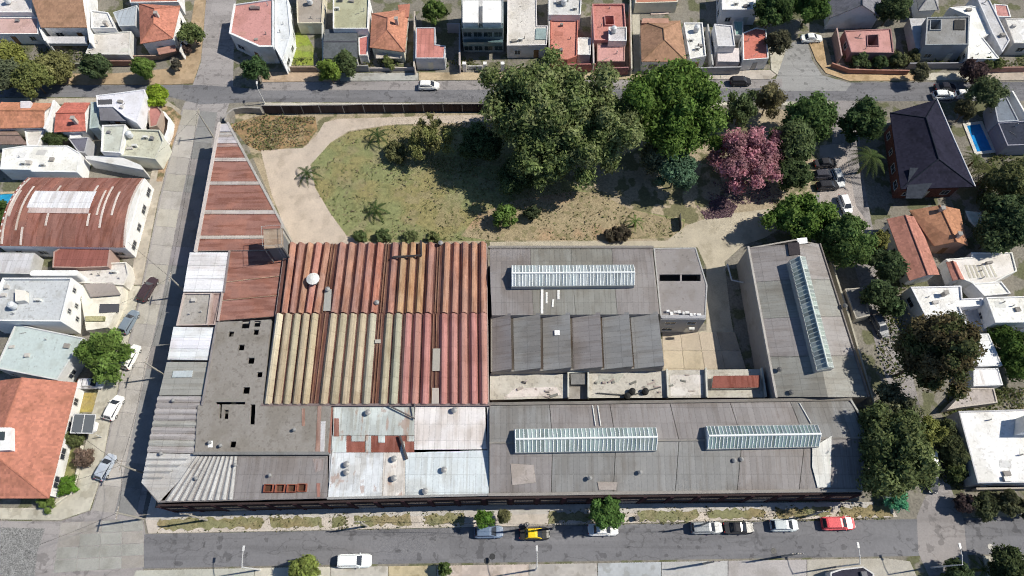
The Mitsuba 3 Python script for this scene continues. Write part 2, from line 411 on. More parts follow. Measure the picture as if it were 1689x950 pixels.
def ribs(b, quad, zs, n, height, cols, m='sheet', name='roof_channel', k=8, fill=1.0, holder=None):
    """n self-supporting channels side by side between the quad's west (nw-sw) and east (ne-se) edges."""
    nw, ne, se, sw = quad
    a = math.atan2(se[1]-ne[1] + sw[1]-nw[1], se[0]-ne[0] + sw[0]-nw[0]) + math.pi / 2
    jr = random.Random(n * 7 + int(nw[0] * 10))
    for i in range(n):
        v = []
        hk = jr.uniform(.86, 1.1); tn = jr.uniform(.92, 1.07)
        for top, bot in ((nw, ne), (sw, se)):
            for j in range(k + 1):
                u = (i + 0.5 + (j / k - 0.5) * fill) / n
                x, y = lerp(top, bot, u)
                hgt = height * hk * min(1.0, max(0.0, 2.9 * min(j, k - j) / k)) * (1 + 0.12 * math.sin(math.pi * j / k))
                v.append((x, y, (zs[0] if top is nw else zs[1]) + hgt))
        K = k + 1
        f = []
        for j in range(k): f += [[j, K + j, K + j + 1], [j, K + j + 1, j + 1]]
        for o in (0, K):
            f += [[o, o + j, o + j + 1] if o == 0 else [o, o + j + 1, o + j] for j in range(1, k)]
        put(part(b, name), (np.array(v), np.array(f)), m, tuple(tn * x for x in cols[i % len(cols)]), a)

def glazed_ridge(b, nw, ne, se, sw, z, up, n, frame=(0.74, 0.77, 0.76), pane=(0.24, 0.3, 0.3), rng=random.Random(4), kerb=0.8):
    """A ridge skylight: kerb, gable ends, glazing bars and single panes; its ridge runs from the nw-sw end to the ne-se end."""
    s = part(b, 'skylight')
    q = [nw, ne, se, sw]
    put(s, prism(Polygon(q).buffer(0.08, join_style=2), z - 0.3, z + kerb), 'metal', (0.3, 0.31, 0.31))
    zk = z + kerb + 0.01
    mw, me = lerp(nw, sw, 0.5), lerp(ne, se, 0.5)
    put(part(s, 'gable_end'), join(hull([z3(nw, zk), z3(sw, zk), z3(mw, zk+up), z3(lerp(nw, ne, .002), zk), z3(lerp(sw, se, .002), zk), z3(lerp(mw, me, .002), zk+up)]),
                                   hull([z3(ne, zk), z3(se, zk), z3(me, zk+up), z3(lerp(ne, nw, .002), zk), z3(lerp(se, sw, .002), zk), z3(lerp(me, mw, .002), zk+up)])), 'metal', frame)
    put(part(s, 'ridge_bar'), tube([z3(mw, zk+up+0.05), z3(me, zk+up+0.05)], 0.16, 6), 'metal', frame)
    bars = []
    for i in range(n + 1):
        u = 0.002 + 0.996 * i / n
        m = lerp(mw, me, u)
        for e0, e1 in ((nw, ne), (sw, se)):
            bars.append(tube([z3(lerp(e0, e1, u), zk + 0.03), z3(m, zk + up + 0.03)], 0.085, 4))
    put(part(s, 'glazing_bar'), join(*bars), 'metal', frame)
    for i in range(n):
        u0, u1 = (i + 0.06) / n, (i + 0.94) / n
        for e0, e1 in ((nw, ne), (sw, se)):
            t = rng.uniform(0.7, 1.35)
            put(part(s, 'pane'), plate([z3(lerp(e0, e1, u0), zk), z3(lerp(e0, e1, u1), zk), z3(lerp(mw, me, u1), zk+up), z3(lerp(mw, me, u0), zk+up)], 0.02), 'wired', tuple(t * x for x in pane))
    return s

# ---------------------------------------------------------------- plants
def leaf_faces(P, N, size, rng, col, spread):
    n = len(P)
    N = N + rng.normal(0, spread, (n, 3)); N /= np.linalg.norm(N, axis=1, keepdims=True) + 1e-9
    a = np.cross(N, rng.normal(0, 1, (n, 3))); a /= np.linalg.norm(a, axis=1, keepdims=True) + 1e-9
    b = np.cross(N, a)
    s = (size * rng.uniform(0.35, 1.5, n))[:, None]
    v = np.stack([P - a * s, P + b * s * 0.55, P + a * s, P - b * s * 0.55], 1).reshape(-1, 3)
    i = np.arange(n)[:, None] * 4
    f = np.vstack([i + [0, 1, 2], i + [0, 2, 3]])
    c = np.round(63 * np.clip(col, 0.001, 1) ** (1 / 2.2))
    pk = np.repeat(c[:, 0] * 4096 + c[:, 1] * 64 + c[:, 2], 4)
    return v, f, pk

def put_leaves(key, sets, m='leaf'):
    vs, fs, ps, at = [], [], [], 0
    for v, f, pk in sets:
        vs.append(v); fs.append(f + at); ps.append(pk); at += len(v)
    v, f, pk = np.vstack(vs), np.vstack(fs), np.concatenate(ps)
    scene[key] = mikit.ply(trimesh.Trimesh(v, f, process=False), 'm_' + m, smooth=False, uv=np.column_stack([pk, np.zeros(len(pk))]))
    return key

def tree(name, label, xy, zc, r, rz, c, leaf=0.34, dens=1.0, lobes=26, seed=0, cat='tree', group=None, low=-0.35, c2=None, squash=(1, 1), bark=(0.16, 0.12, 0.09), lobe=0.36, trunk=True, spread=0.55, reach=0.78):
    """xy, zc: the crown's middle; r, rz: its half width and half height. Lobes of leaf faces round a branching trunk."""
    key = thing(name, label, cat, group)
    leaf = leaf * 0.78
    rng = np.random.default_rng(seed * 7919 + 13)
    R = np.array([r * squash[0], r * squash[1], rz])
    g = (np.arange(lobes) + 0.5) / lobes                                # lobes spread evenly over the crown, then shaken
    zz = 1 - (1 - low) * g
    an = np.arange(lobes) * 2.39996 + seed
    d = np.column_stack([np.sqrt(np.maximum(1 - zz**2, 0)) * np.cos(an), np.sqrt(np.maximum(1 - zz**2, 0)) * np.sin(an), zz]) + rng.normal(0, 0.16, (lobes, 3))
    rad = rng.uniform(0.5, reach, lobes)[:, None]
    C = np.array([xy[0], xy[1], zc]) + d * rad * R
    lr = lobe * R.mean() * rng.uniform(0.65, 1.25, lobes)
    C = np.vstack([C, [[xy[0], xy[1], zc]]]); lr = np.append(lr, lobe * R.mean() * 1.3)
    tone = rng.uniform(0.68, 1.32, len(C))
    n_each = np.maximum(12, (dens * 2.4 * 4 * np.pi * lr**2 / (leaf**2 * 1.1))).astype(int)
    who = np.repeat(np.arange(len(C)), n_each)
    n = len(who)
    D = rng.normal(0, 1, (n, 3)); D[:, 2] += 0.35; D /= np.linalg.norm(D, axis=1, keepdims=True)
    ns = 0.45 + 1.0 * meshkit.noise((C[who] + D * lr[who][:, None]) * (1.1 / max(leaf * 2.2, 0.4)), seed)
    P = C[who] + D * (lr[who] * rng.uniform(0.12, 1.0, n) ** 0.45 * ns)[:, None]
    P[:, 2] = np.maximum(P[:, 2], 0.15)
    P += rng.normal(0, 0.06 * R.mean(), (n, 3)) * (rng.random((n, 1)) < 0.3)
    col = np.array(c)[None] * tone[who][:, None] * rng.uniform(0.75, 1.3, n)[:, None]
    if c2 is not None:
        sw = meshkit.noise(P * 0.6, seed + 5) > 0.55
        col[sw] = np.array(c2)[None] * rng.uniform(0.75, 1.3, sw.sum())[:, None]
    put_leaves(key + '__crown', [leaf_faces(P, D, leaf, rng, col, spread)])
    if trunk:
        tr = max(0.08, 0.045 * r)
        base = (xy[0] + rng.uniform(-.3, .3), xy[1] + rng.uniform(-.3, .3))
        top = zc - 0.2 * rz
        parts = [tube([z3(base, -0.1), z3(base, 0.25), z3(lerp(base, xy, 0.5), top * 0.55), (xy[0], xy[1], top)], [tr * 1.5, tr * 1.05, tr * 0.9, tr * 0.6], 7)]
        for q in rng.choice(lobes, min(9, lobes), replace=False):
            s = np.array(z3(lerp(base, xy, 0.6), top * rng.uniform(0.5, 0.85)))
            e = C[q]; m = (s + e) / 2 + [0, 0, -0.08 * r]
            parts.append(tube([s, m, s + (e - s) * 0.95], [tr * 0.5, tr * 0.35, tr * 0.14], 5))
        put(key + '__trunk', join(*parts), 'bark', bark)
    return key

def palm(name, label, xy, h, r, c, n=8, seed=0, cat='palm tree', group=None):
    key = thing(name, label, cat, group)
    rng = np.random.default_rng(seed + 101)
    put(key + '__trunk', tube([(xy[0], xy[1], -0.1), (xy[0] + .05, xy[1], h * 0.5), (xy[0], xy[1], h)], [0.24, 0.17, 0.19], 8), 'bark', (0.17, 0.13, 0.09))
    for k in range(n):
        an = 2 * np.pi * k / n + rng.uniform(-.2, .2); el = rng.uniform(0.1, 0.55); L = r * rng.uniform(0.85, 1.1)
        t = np.linspace(0, 1, 12)
        out = L * t * np.cos(el * (1 - t * 0.3)); up = L * (np.sin(el) * t - 0.75 * t**2)
        S = np.column_stack([xy[0] + out * np.cos(an), xy[1] + out * np.sin(an), h + up])
        side = np.array([-np.sin(an), np.cos(an), 0]); v, f = [], []
        for i in range(1, 12):
            w = 0.15 * r * math.sin(math.pi * (0.12 + 0.86 * i / 11.5)) ** 0.8
            for sg in (-1, 1):
                m = len(v); d = (S[i] - S[i-1]); tip = S[i] + side * sg * w + d * 0.9 + [0, 0, -0.35 * w]
                v += [S[i-1], S[i-1] + d * 0.95, tip]; f.append([m, m + 1, m + 2])
        v, f = np.array(v), np.array(f)
        col = np.array(c) * rng.uniform(0.75, 1.25)
        put(part(key, 'frond'), (v, f), 'leaf', tuple(col))
    return key

# ---------------------------------------------------------------- vehicles
def car(name, label, xy, ang, c, L=4.2, W=1.74, H=1.46, kind='hatch', roof_c=None, cat='car', group=None):
    """ang: heading in degrees, 0 = east. Body, cabin with glass, wheels, lamps."""
    key = thing(name, label, cat, group)
    a = math.radians(ang); ca, sa = math.cos(a), math.sin(a)
    def w(m):
        v, f = m; v = np.asarray(v, float)
        return np.column_stack([xy[0] + ca * v[:, 0] - sa * v[:, 1], xy[1] + sa * v[:, 0] + ca * v[:, 1], v[:, 2] + 0.015]), f
    hl, hw = L / 2, W / 2
    def ring(x, hwid, z): return [(x, hwid, z), (x, -hwid, z)]
    low = hull(sum([ring(x, y, z) for x, y, z in ((-hl+.1, hw-.16, .3), (-hl, hw-.18, .5), (-hl+.03, hw-.16, .82), (-hl+.4, hw-.02, .3), (-hl+.5, hw, .62), (hl-.6, hw, .6), (hl-.4, hw-.04, .3), (hl-.02, hw-.26, .42), (hl, hw-.3, .56), (hl-.18, hw-.3, .74))], []))
    deck = .9
    x0, x1, x2, x3 = {'hatch': (-hl+.06, -hl+.5, .35, 1.15), 'sedan': (-hl+.75, -hl+1.25, .3, 1.05), 'suv': (-hl+.05, -hl+.3, .45, 1.15), 'van': (-hl+.04, -hl+.16, 1.0, hl-.75)}[kind]
    shoulder = hull(sum([ring(x, y, z) for x, y, z in ((-hl+.05, hw-.18, .7), (-hl+.1, hw-.16, deck), (-hl+.6, hw-.05, deck), (-hl+.5, hw-.02, .6), (x3, hw-.08, deck+.02), (hl-.5, hw-.2, .82), (hl-.12, hw-.32, .72), (hl-.5, hw-.05, .6))], []))
    cab = hull(sum([ring(x, y, z) for x, y, z in ((x0, hw-.15, deck-.04), (x3, hw-.13, deck-.02), (x1, hw-.3, H), (x1+.25, hw-.28, H+.03), (x2-.25, hw-.29, H+.03), (x2, hw-.32, H-.02))], []))
    put(key + '__body', w(join(low, shoulder)), 'paint', c)
    put(key + '__cabin', w(cab), 'paint', roof_c or c)
    if roof_c or kind != 'van':
        put(key + '__roof', w(hull(sum([ring(x, y, z) for x, y, z in ((x1+.04, hw-.33, H+.01), (x1+.28, hw-.31, H+.045), (x2-.27, hw-.32, H+.045), (x2-.04, hw-.35, H))], []))), 'paint', roof_c or c)
    def pane(q, o):
        q = np.array(q, float); n = np.cross(q[1]-q[0], q[2]-q[0]); n /= np.linalg.norm(n)
        if np.dot(n, q.mean(0) - [0, 0, 1.0]) < 0: n = -n
        return hull(np.vstack([q + n * o, q - n * 0.02]))
    def mixq(lo, hi, a_, b_): return tuple(lo[i] + (hi[i]-lo[i]) * t for i, t in enumerate((a_, a_, a_)))
    def four(bl, br, tr, tl, m=.1, mz=.1):
        P = lambda u, v_: tuple((1-v_)*((1-u)*bl[i]+u*br[i]) + v_*((1-u)*tl[i]+u*tr[i]) for i in range(3))
        return [P(m, mz), P(1-m, mz), P(1-m, 1-mz), P(m, 1-mz)]
    put(key + '__windscreen', w(pane(four((x3, -(hw-.13), deck-.02), (x3, hw-.13, deck-.02), (x2, hw-.32, H-.02), (x2, -(hw-.32), H-.02), .05, .08), .012)), 'glass', GLASS)
    put(key + '__rear_window', w(pane(four((x0, hw-.15, deck-.04), (x0, -(hw-.15), deck-.04), (x1, -(hw-.3), H), (x1, hw-.3, H), .08, .16), .012)), 'glass', GLASS)
    for sg in (1, -1):
        q = four((x0, sg*(hw-.15), deck-.04), (x3, sg*(hw-.13), deck-.02), (x2, sg*(hw-.32), H-.02), (x1, sg*(hw-.3), H), .07, .17)
        put(part(key, 'side_window'), w(pane(q, .015)), 'glass', GLASS)
        put(part(key, 'headlight'), w(box(hl-.17, sg*(hw-.42), .6, .2, .3, .12)), 'metal', (.75, .75, .72))
        put(part(key, 'tail_light'), w(box(-hl+.06, sg*(hw-.3), .66, .14, .2, .2)), 'paint', (.35, .02, .02))
        put(part(key, 'mirror'), w(box(x3-.3, sg*(hw+.02), deck, .12, .2, .13)), 'paint', c)
        for x in (-hl+.78, hl-.8):
            wh = part(key, 'wheel')
            put(wh, w(tube([(x, sg*(hw-.2), .31), (x, sg*(hw+.012), .31)], [.31, .31], 14)), 'rubber', (.03, .03, .03))
            put(wh + '__rim', w(tube([(x, sg*(hw-.02), .31), (x, sg*(hw+.022), .31)], [.19, .19], 10)), 'metal', (.4, .4, .42))
    return key

# ---------------------------------------------------------------- posts and wires
def lamp_post(name, label, xy, h, ang, cat='street lamp', group=None, arm=2.0, c=(0.55, 0.56, 0.55)):
    key = thing(name, label, cat, group)
    d = (math.cos(math.radians(ang)), math.sin(math.radians(ang)))
    put(key + '__pole', tube([z3(xy, -0.1), z3(xy, h * .5), z3(xy, h)], [.13, .1, .07], 8), 'metal', c)
    e = (xy[0] + d[0] * arm, xy[1] + d[1] * arm)
    put(key + '__arm', tube([(*xy, h - .05), (*lerp(xy, e, .5), h + .35), (*e, h + .45)], [.06, .05, .045], 6), 'metal', c)
    put(key + '__lamp_head', box(e[0] + d[0]*.3, e[1] + d[1]*.3, h + .36, .7, .28, .14, math.radians(ang)), 'metal', (.55, .56, .55))
    return key

def power_pole(name, label, xy, h=8.0, ang=0, cat='utility pole', group=None, c=(0.38, 0.36, 0.33)):
    key = thing(name, label, cat, group)
    d = (math.cos(math.radians(ang)), math.sin(math.radians(ang)))
    put(key + '__pole', tube([z3(xy, -0.1), z3(xy, h)], [.17, .11], 8), 'concrete', c)
    put(key + '__crossarm', box(*xy, h - .45, 1.7, .12, .12, math.radians(ang)), 'concrete', (0.3, 0.26, 0.22))
    for s in (-.75, -.3, .3, .75):
        put(part(key, 'insulator'), tube([(xy[0]+d[0]*s, xy[1]+d[1]*s, h-.33), (xy[0]+d[0]*s, xy[1]+d[1]*s, h-.14)], [.06, .04], 6), 'metal', (.6, .58, .55))
    return key

def cable(label, a, b, sag=.5, r=.022, group=None):
    key = thing('power_cable', label, 'cable', group)
    a, b = np.array(a, float), np.array(b, float)
    t = np.linspace(0, 1, 9)[:, None]
    p = a + (b - a) * t; p[:, 2] -= (4 * sag * t * (1 - t))[:, 0]
    put(key, tube(p, r, 4), 'rubber', (.03, .03, .03))
    return key

# ================================================================ THE SETTING
big = 900
ground_thing('ground', sheet([(-big, -big), (big, -big), (big, big), (-big, big)], 0.0), 'earth', (0.23, 0.21, 0.18))

ASPH, ASPH2, CONC = (0.188, 0.188, 0.192), (0.2, 0.2, 0.205), (0.4, 0.375, 0.34)
ground_thing('top_street', sheet([(-115.05,92.92),(-61.40,93.07),(-49.30,92.01),(-2.92,92.16),(54.28,92.62),(66.42,93.69),(114.30,93.84),(112.62,89.15),(65.45,89.00),(-2.88,88.70),(-48.81,88.85),(-60.47,88.26),(-66.73,90.05),(-114.01,90.05)], 0.008), 'asphalt', ASPH)
ground_thing('bottom_street', sheet([(-53.38,9.53),(-30.37,9.95),(2.25,10.62),(59.54,11.63),(81.44,12.06),(79.70,6.99),(58.27,6.58),(2.21,5.77),(-29.78,5.37),(-52.58,4.89)], 0.008), 'asphalt', ASPH)
ground_thing('left_street', sheet([(-65.51,123.19),(-59.11,123.19),(-56.90,105.79),(-54.69,91.55),(-55.07,85.61),(-54.63,66.46),(-54.01,48.40),(-53.99,34.46),(-53.96,21.87),(-54.15,12.14),(-53.19,9.45),(-52.46,4.73),(-51.90,0.04),(-76.39,0.04),(-80.26,11.46),(-66.02,11.29),(-61.98,12.82),(-61.75,16.47),(-62.30,25.61),(-62.60,35.48),(-62.89,49.53),(-63.70,66.46),(-63.76,87.08),(-62.83,93.07),(-62.36,99.31)], 0.004), 'asphalt', (0.31, 0.3, 0.285))
ground_thing('right_street', sheet([(62.88,89.15),(66.89,89.15),(64.33,70.36),(63.48,55.35),(64.10,39.65),(64.01,27.53),(65.09,19.14),(66.11,11.29),(65.27,6.74),(65.09,1.58),(59.56,1.58),(58.37,6.99),(59.36,11.97),(61.89,15.59),(60.73,21.87),(59.42,36.51),(58.96,55.35),(53.67,60.79),(55.60,77.10),(60.07,78.49)], 0.012), 'asphalt', (0.27, 0.265, 0.26))
ground_thing('corner_street', sheet([(56.20,103.82),(60.14,105.13),(60.29,99.31),(61.52,95.54),(66.95,93.38),(65.38,91.55),(50.54,91.55),(52.59,95.38)], 0.012), 'asphalt', (0.3, 0.295, 0.29))
ground_thing('cobbled_street', sheet([(-79.98,10.62),(-68.03,10.29),(-68.17,7.15),(-67.10,0.04),(-76.39,0.04)], 0.01), 'cobble', (0.27, 0.27, 0.275))

# concrete slabs of the left street, two lanes, and its junction with the bottom street
WK, EK = [(-63.76,87.08),(-63.70,66.46),(-62.89,49.53),(-62.60,35.48),(-62.30,25.61),(-61.75,16.47),(-61.98,12.82)], [(-55.64,86.19),(-54.63,66.46),(-54.01,48.40),(-53.99,34.46),(-54.03,25.61),(-54.14,16.47),(-54.11,11.97)]
def along(line, n):
    L = LineString(line)
    return [L.interpolate(i / n, normalized=True).coords[0] for i in range(n + 1)]
wk, ek = along(WK, 20), along(EK, 20)
rs = random.Random(3)
for i in range(20):
    for lane in (0, 1):
        lo, hi = (0.03, 0.44) if lane == 0 else (0.45, 0.86)
        q = [lerp(wk[i], ek[i], lo), lerp(wk[i], ek[i], hi), lerp(wk[i+1], ek[i+1], hi), lerp(wk[i+1], ek[i+1], lo)]
        t = rs.uniform(0.9, 1.1)
        sc_ = (0.38, 0.36, 0.335) if lane == 0 else (0.235, 0.232, 0.233)
        put(part('left_street', 'slab'), plate([z3(x, 0.05) for x in inset(q, 0.035).exterior.coords[:-1][::-1]], 0.06), 'concrete', tuple(t * v for v in sc_))
jn = [(-65.97,11.13),(-54.04,11.63),(-52.36,5.05),(-65.11,4.33)]
for i in range(4):
    for j in range(4):
        f = lambda u, v: lerp(lerp(jn[0], jn[1], u), lerp(jn[3], jn[2], u), v)
        q = inset([f(i/4, j/4), f((i+1)/4, j/4), f((i+1)/4, (j+1)/4), f(i/4, (j+1)/4)], 0.035)
        t = rs.uniform(0.88, 1.1)
        put(part('left_street', 'slab'), plate([z3(x, 0.05) for x in q.exterior.coords[:-1]], 0.06), 'concrete', (0.31 * t, 0.3 * t, 0.285 * t))

def pavement(pts, c, m='paving', name='pavement', h=0.13):
    return ground_thing(name, prism(pts, -0.1, h), m, c)
SAND, PALE, PINK = (0.45, 0.35, 0.25), (0.5, 0.47, 0.41), (0.44, 0.35, 0.3)
pavement([(-49.97,96.32),(-34.27,96.01),(-34.05,93.99),(-49.32,93.69)], SAND)
pavement([(-34.14,96.01),(-18.61,96.01),(-18.50,94.15),(-33.93,93.99)], (0.42, 0.41, 0.39))
pavement([(-18.50,96.16),(-1.75,96.16),(-1.74,94.30),(-18.38,94.15)], (0.46, 0.37, 0.26))
pavement([(-1.63,96.16),(33.23,96.47),(33.62,94.46),(-1.62,94.30)], (0.48, 0.4, 0.28))
pavement([(33.95,96.47),(51.37,96.79),(52.38,95.54),(51.00,94.46),(33.74,94.46)], (0.5, 0.46, 0.4))
pavement([(52.30,104.15),(56.20,103.82),(52.62,95.54),(51.61,96.79)], PALE)
pavement([(60.32,104.80),(64.04,104.80),(64.06,98.67),(67.21,96.32),(81.36,96.01),(80.89,94.15),(66.49,93.99),(62.33,96.01),(61.02,99.31)], (0.5, 0.36, 0.22))
pavement([(81.48,96.01),(93.45,96.16),(92.86,94.15),(81.01,94.15)], PALE)
pavement([(93.75,96.79),(115.58,97.41),(114.47,94.30),(92.98,94.15)], (0.47, 0.4, 0.34))
pavement([(-116.11,95.85),(-79.99,95.85),(-74.08,96.32),(-67.08,97.41),(-66.09,105.79),(-67.47,123.19),(-65.51,123.19),(-62.48,99.31),(-62.89,93.38),(-67.37,93.07),(-115.16,93.23)], (0.42, 0.31, 0.21))
pavement([(-113.90,89.75),(-67.81,89.60),(-63.81,86.78),(-63.81,66.46),(-62.99,49.53),(-64.95,49.53),(-66.11,66.46),(-66.64,84.16),(-69.87,88.26),(-113.25,87.96)], (0.45, 0.4, 0.34))
pavement([(-65.00,49.30),(-63.04,49.30),(-62.70,35.48),(-62.40,25.61),(-61.84,16.47),(-62.16,12.82),(-66.06,11.46),(-80.32,11.63),(-80.84,13.17),(-69.22,13.17),(-64.93,16.47),(-65.56,26.57),(-65.44,35.48)], PALE)
pavement([(-54.81,84.16),(-53.86,66.46),(-53.19,48.40),(-53.21,34.46),(-53.22,21.87),(-53.57,12.31),(-53.64,11.46),(53.18,12.99),(53.42,14.03),(-52.60,13.17)], (0.45, 0.43, 0.4), 'concrete')
ground_thing('street_shade_strip', sheet([(-54.81,84.16),(-53.86,66.46),(-53.19,48.40),(-53.21,34.46),(-53.22,21.87),(-53.57,12.31),(-54.23,12.48),(-54.33,21.87),(-54.38,34.46),(-54.52,48.40),(-55.17,66.46),(-55.95,85.32)], 0.056), 'asphalt', (0.14, 0.14, 0.145))  # dark strip that puts the factory shadow into the street colour
pavement([(-47.45,87.66),(-2.87,87.66),(61.71,87.96),(62.12,88.85),(-2.88,88.41),(-48.53,88.55)], PALE, 'concrete')
for q, c, m in (([(-53.39,4.65),(-36.64,4.97),(-36.02,0.04),(-54.43,0.04)], (0.42, 0.4, 0.36), 'concrete'), ([(-36.55,4.97),(-25.87,5.13),(-25.29,0.04),(-35.94,0.04)], PALE, 'concrete'), ([(-25.78,5.13),(-17.67,5.21),(-17.27,0.04),(-25.21,0.04)], (0.5, 0.47, 0.44), 'paving'),
                ([(-17.58,5.21),(-10.76,5.29),(-10.51,0.04),(-17.19,0.04)], (0.48, 0.4, 0.27), 'paving'), ([(-10.67,5.29),(2.38,5.45),(2.32,0.04),(-10.43,0.04)], (0.5, 0.44, 0.38), 'paving'), ([(2.46,5.45),(12.16,5.61),(11.87,0.04),(2.41,0.04)], (0.42, 0.39, 0.37), 'paving'),
                ([(12.25,5.61),(21.26,5.77),(20.73,0.04),(11.95,0.04)], (0.4, 0.43, 0.46), 'paving'), ([(21.35,5.77),(30.81,5.93),(30.02,0.04),(20.82,0.04)], (0.42, 0.4, 0.41), 'concrete'), ([(30.90,5.93),(42.10,6.09),(41.00,0.04),(30.11,0.04)], (0.38, 0.37, 0.37), 'concrete'),
                ([(42.19,6.09),(53.42,6.26),(56.79,5.85),(58.09,0.81),(41.09,0.04)], (0.42, 0.39, 0.34), 'concrete')):
    pavement(q, c, m)
pavement([(67.40,6.58),(79.62,6.74),(77.58,0.81),(67.41,0.81)], PALE)
pavement([(66.95,13.68),(82.24,14.37),(81.50,12.23),(67.61,11.89)], (0.46, 0.38, 0.3))

# verge of dry grass in front of the factory, cut by pale crossings
VERGE = [[(-51.71,11.55),(-36.66,11.80),(-36.43,10.37),(-51.40,10.12)], [(-35.32,11.80),(-27.70,11.97),(-27.53,10.54),(-35.11,10.37)], [(-26.28,11.97),(-24.42,12.06),(-24.27,10.62),(-26.13,10.62)], [(-23.00,12.06),(-14.91,12.14),(-14.82,10.79),(-22.86,10.62)],
         [(-12.86,12.23),(-7.08,12.31),(-7.04,10.96),(-12.79,10.87)], [(5.39,12.48),(16.72,12.65),(16.63,11.29),(5.36,11.13)], [(18.33,12.65),(27.26,12.82),(27.11,11.46),(18.22,11.29)], [(28.70,12.91),(37.30,13.08),(37.10,11.80),(28.54,11.55)],
         [(38.91,13.08),(46.98,13.25),(46.71,11.89),(38.69,11.72)], [(48.24,13.25),(55.98,13.51),(55.64,12.06),(47.96,11.89)]]
pavement([(-53.68,11.63),(55.94,13.34),(56.49,11.89),(2.26,10.70),(-30.39,10.03),(-52.78,9.62)], (0.5, 0.46, 0.4), 'concrete', h=0.1)
ground_thing('parking_strip', sheet([(-49.35,93.84),(53.42,94.61),(53.04,92.31),(-2.91,91.86),(-49.02,91.70)], 0.014), 'asphalt', (0.27, 0.265, 0.26))
def ragged(pts, amp, seed):                                      # an edge that grass has crept over
    L = Polygon(pts).exterior; n = int(L.length / .5); r = random.Random(seed)
    q = [L.interpolate(i / n, normalized=True).coords[0] for i in range(n)]
    return Polygon([(x + r.uniform(-amp, amp), y + r.uniform(-amp, amp)) for x, y in q]).buffer(0)
for i, v in enumerate(VERGE):
    g = ragged(v, .32, i)
    g = max(getattr(g, 'geoms', [g]), key=lambda k: k.area)
    ground_thing('grass_verge', sheet(g, 0.15), 'grass_blades', (0.215, 0.205, 0.12))

# the open ground behind the factory
ground_thing('park_ground', sheet([(-53.65,86.19),(-48.40,86.19),(-2.86,86.19),(62.12,87.08),(54.73,66.46),(43.64,58.35),(33.47,57.74),(-39.70,57.50),(-40.78,61.41)], 0.016), 'earth', (0.37, 0.31, 0.23))
ground_thing('lawn', sheet([(-34.17,79.05),(-31.00,81.58),(-23.64,83.15),(-9.77,83.01),(1.77,78.49),(10.58,70.36),(18.02,65.18),(30.79,62.41),(29.86,58.71),(14.40,58.23),(-3.88,58.10),(-24.35,57.74),(-29.06,59.20),(-32.44,63.66),(-35.80,69.05),(-37.31,74.10)], 0.022), 'grass_blades', (0.212, 0.228, 0.108))
ground_thing('dry_lawn', sheet([(-5.90,63.66),(0.60,66.46),(10.51,68.27),(15.45,68.01),(21.24,64.55),(30.52,61.91),(29.54,58.71),(14.40,58.23),(-3.45,58.10),(-9.00,58.95)], 0.026), 'grass_blades', (0.31, 0.265, 0.165))
ground_thing('dry_field', sheet([(-53.96,83.30),(-48.31,85.61),(-37.76,85.17),(-36.94,82.15),(-38.66,78.49),(-46.98,77.10),(-49.70,78.49)], 0.024), 'grass_blades', (0.25, 0.21, 0.12))
ground_thing('drive', sheet([(-47.03,77.38),(-39.16,77.93),(-36.99,80.73),(-35.87,83.87),(-33.06,84.74),(-1.69,85.90),(-1.68,84.16),(-23.66,83.30),(-31.03,81.87),(-34.18,79.19),(-37.31,74.10),(-35.80,69.05),(-32.44,63.66),(-29.03,58.95),(-24.65,57.50),(-39.91,57.50),(-40.87,62.03),(-43.55,67.75)], 0.03), 'concrete', (0.47, 0.41, 0.34))
ground_thing('yard_drive', sheet([(30.87,61.17),(36.29,63.28),(48.46,64.93),(53.83,64.55),(44.44,58.71),(40.28,57.14),(36.68,53.93),(36.38,43.95),(36.62,31.44),(23.62,31.44),(24.18,39.65),(32.02,41.25),(33.43,52.99),(32.30,56.78),(-3.86,56.54),(-3.87,57.86),(27.14,58.10)], 0.03), 'concrete', (0.44, 0.38, 0.315))
yq = [(24.70,40.92),(36.67,40.92),(38.06,31.44),(24.20,31.44)]
for i in range(4):
    for j in range(3):
        f = lambda u, v: lerp(lerp(yq[0], yq[1], u), lerp(yq[3], yq[2], u), v)
        q = inset([f(i/4, j/3), f((i+1)/4, j/3), f((i+1)/4, (j+1)/3), f(i/4, (j+1)/3)], 0.03)
        t = rs.uniform(0.86, 1.12)
        put(part('yard_drive', 'slab'), plate([z3(x, 0.09) for x in q.exterior.coords[:-1]], 0.09), 'concrete', (0.45 * t, 0.385 * t, 0.3 * t))
# tangled weeds and tufts
def weeds(name, label, areas, n, seed, cols, size=0.2, cat='grass'):
    rng = np.random.default_rng(seed); sets = []
    for pts, share, hgt in areas:
        g = Polygon(pts); x0, y0, x1, y1 = g.bounds; k = int(n * share)
        q = rng.uniform((x0, y0), (x1, y1), (k * 3, 2))
        dens = meshkit.fbm(np.column_stack([q * 0.35, np.zeros(len(q))]), 3, seed)
        q = np.array([a for a, w in zip(q, dens) if w > rng.uniform(0.3, 0.62) and g.contains(Point(a))])[:k]
        if not len(q): continue
        col = np.array([cols[i] for i in rng.integers(0, len(cols), len(q))]) * rng.uniform(0.75, 1.25, (len(q), 1))
        P_ = np.column_stack([q, 0.05 + hgt * rng.uniform(0, 1, len(q)) ** 2])
        N = np.column_stack([rng.normal(0, .5, (len(q), 2)), np.ones(len(q)) * 0.8])
        sets.append(leaf_faces(P_, N, size, rng, col, 0.4))
    labels[name] = {'label': label, 'category': cat, 'kind': 'stuff'}
    put_leaves(name, sets)
WEED = [(0.24, 0.23, 0.12), (0.2, 0.23, 0.1), (0.32, 0.28, 0.18), (0.14, 0.17, 0.07), (0.28, 0.24, 0.16)]
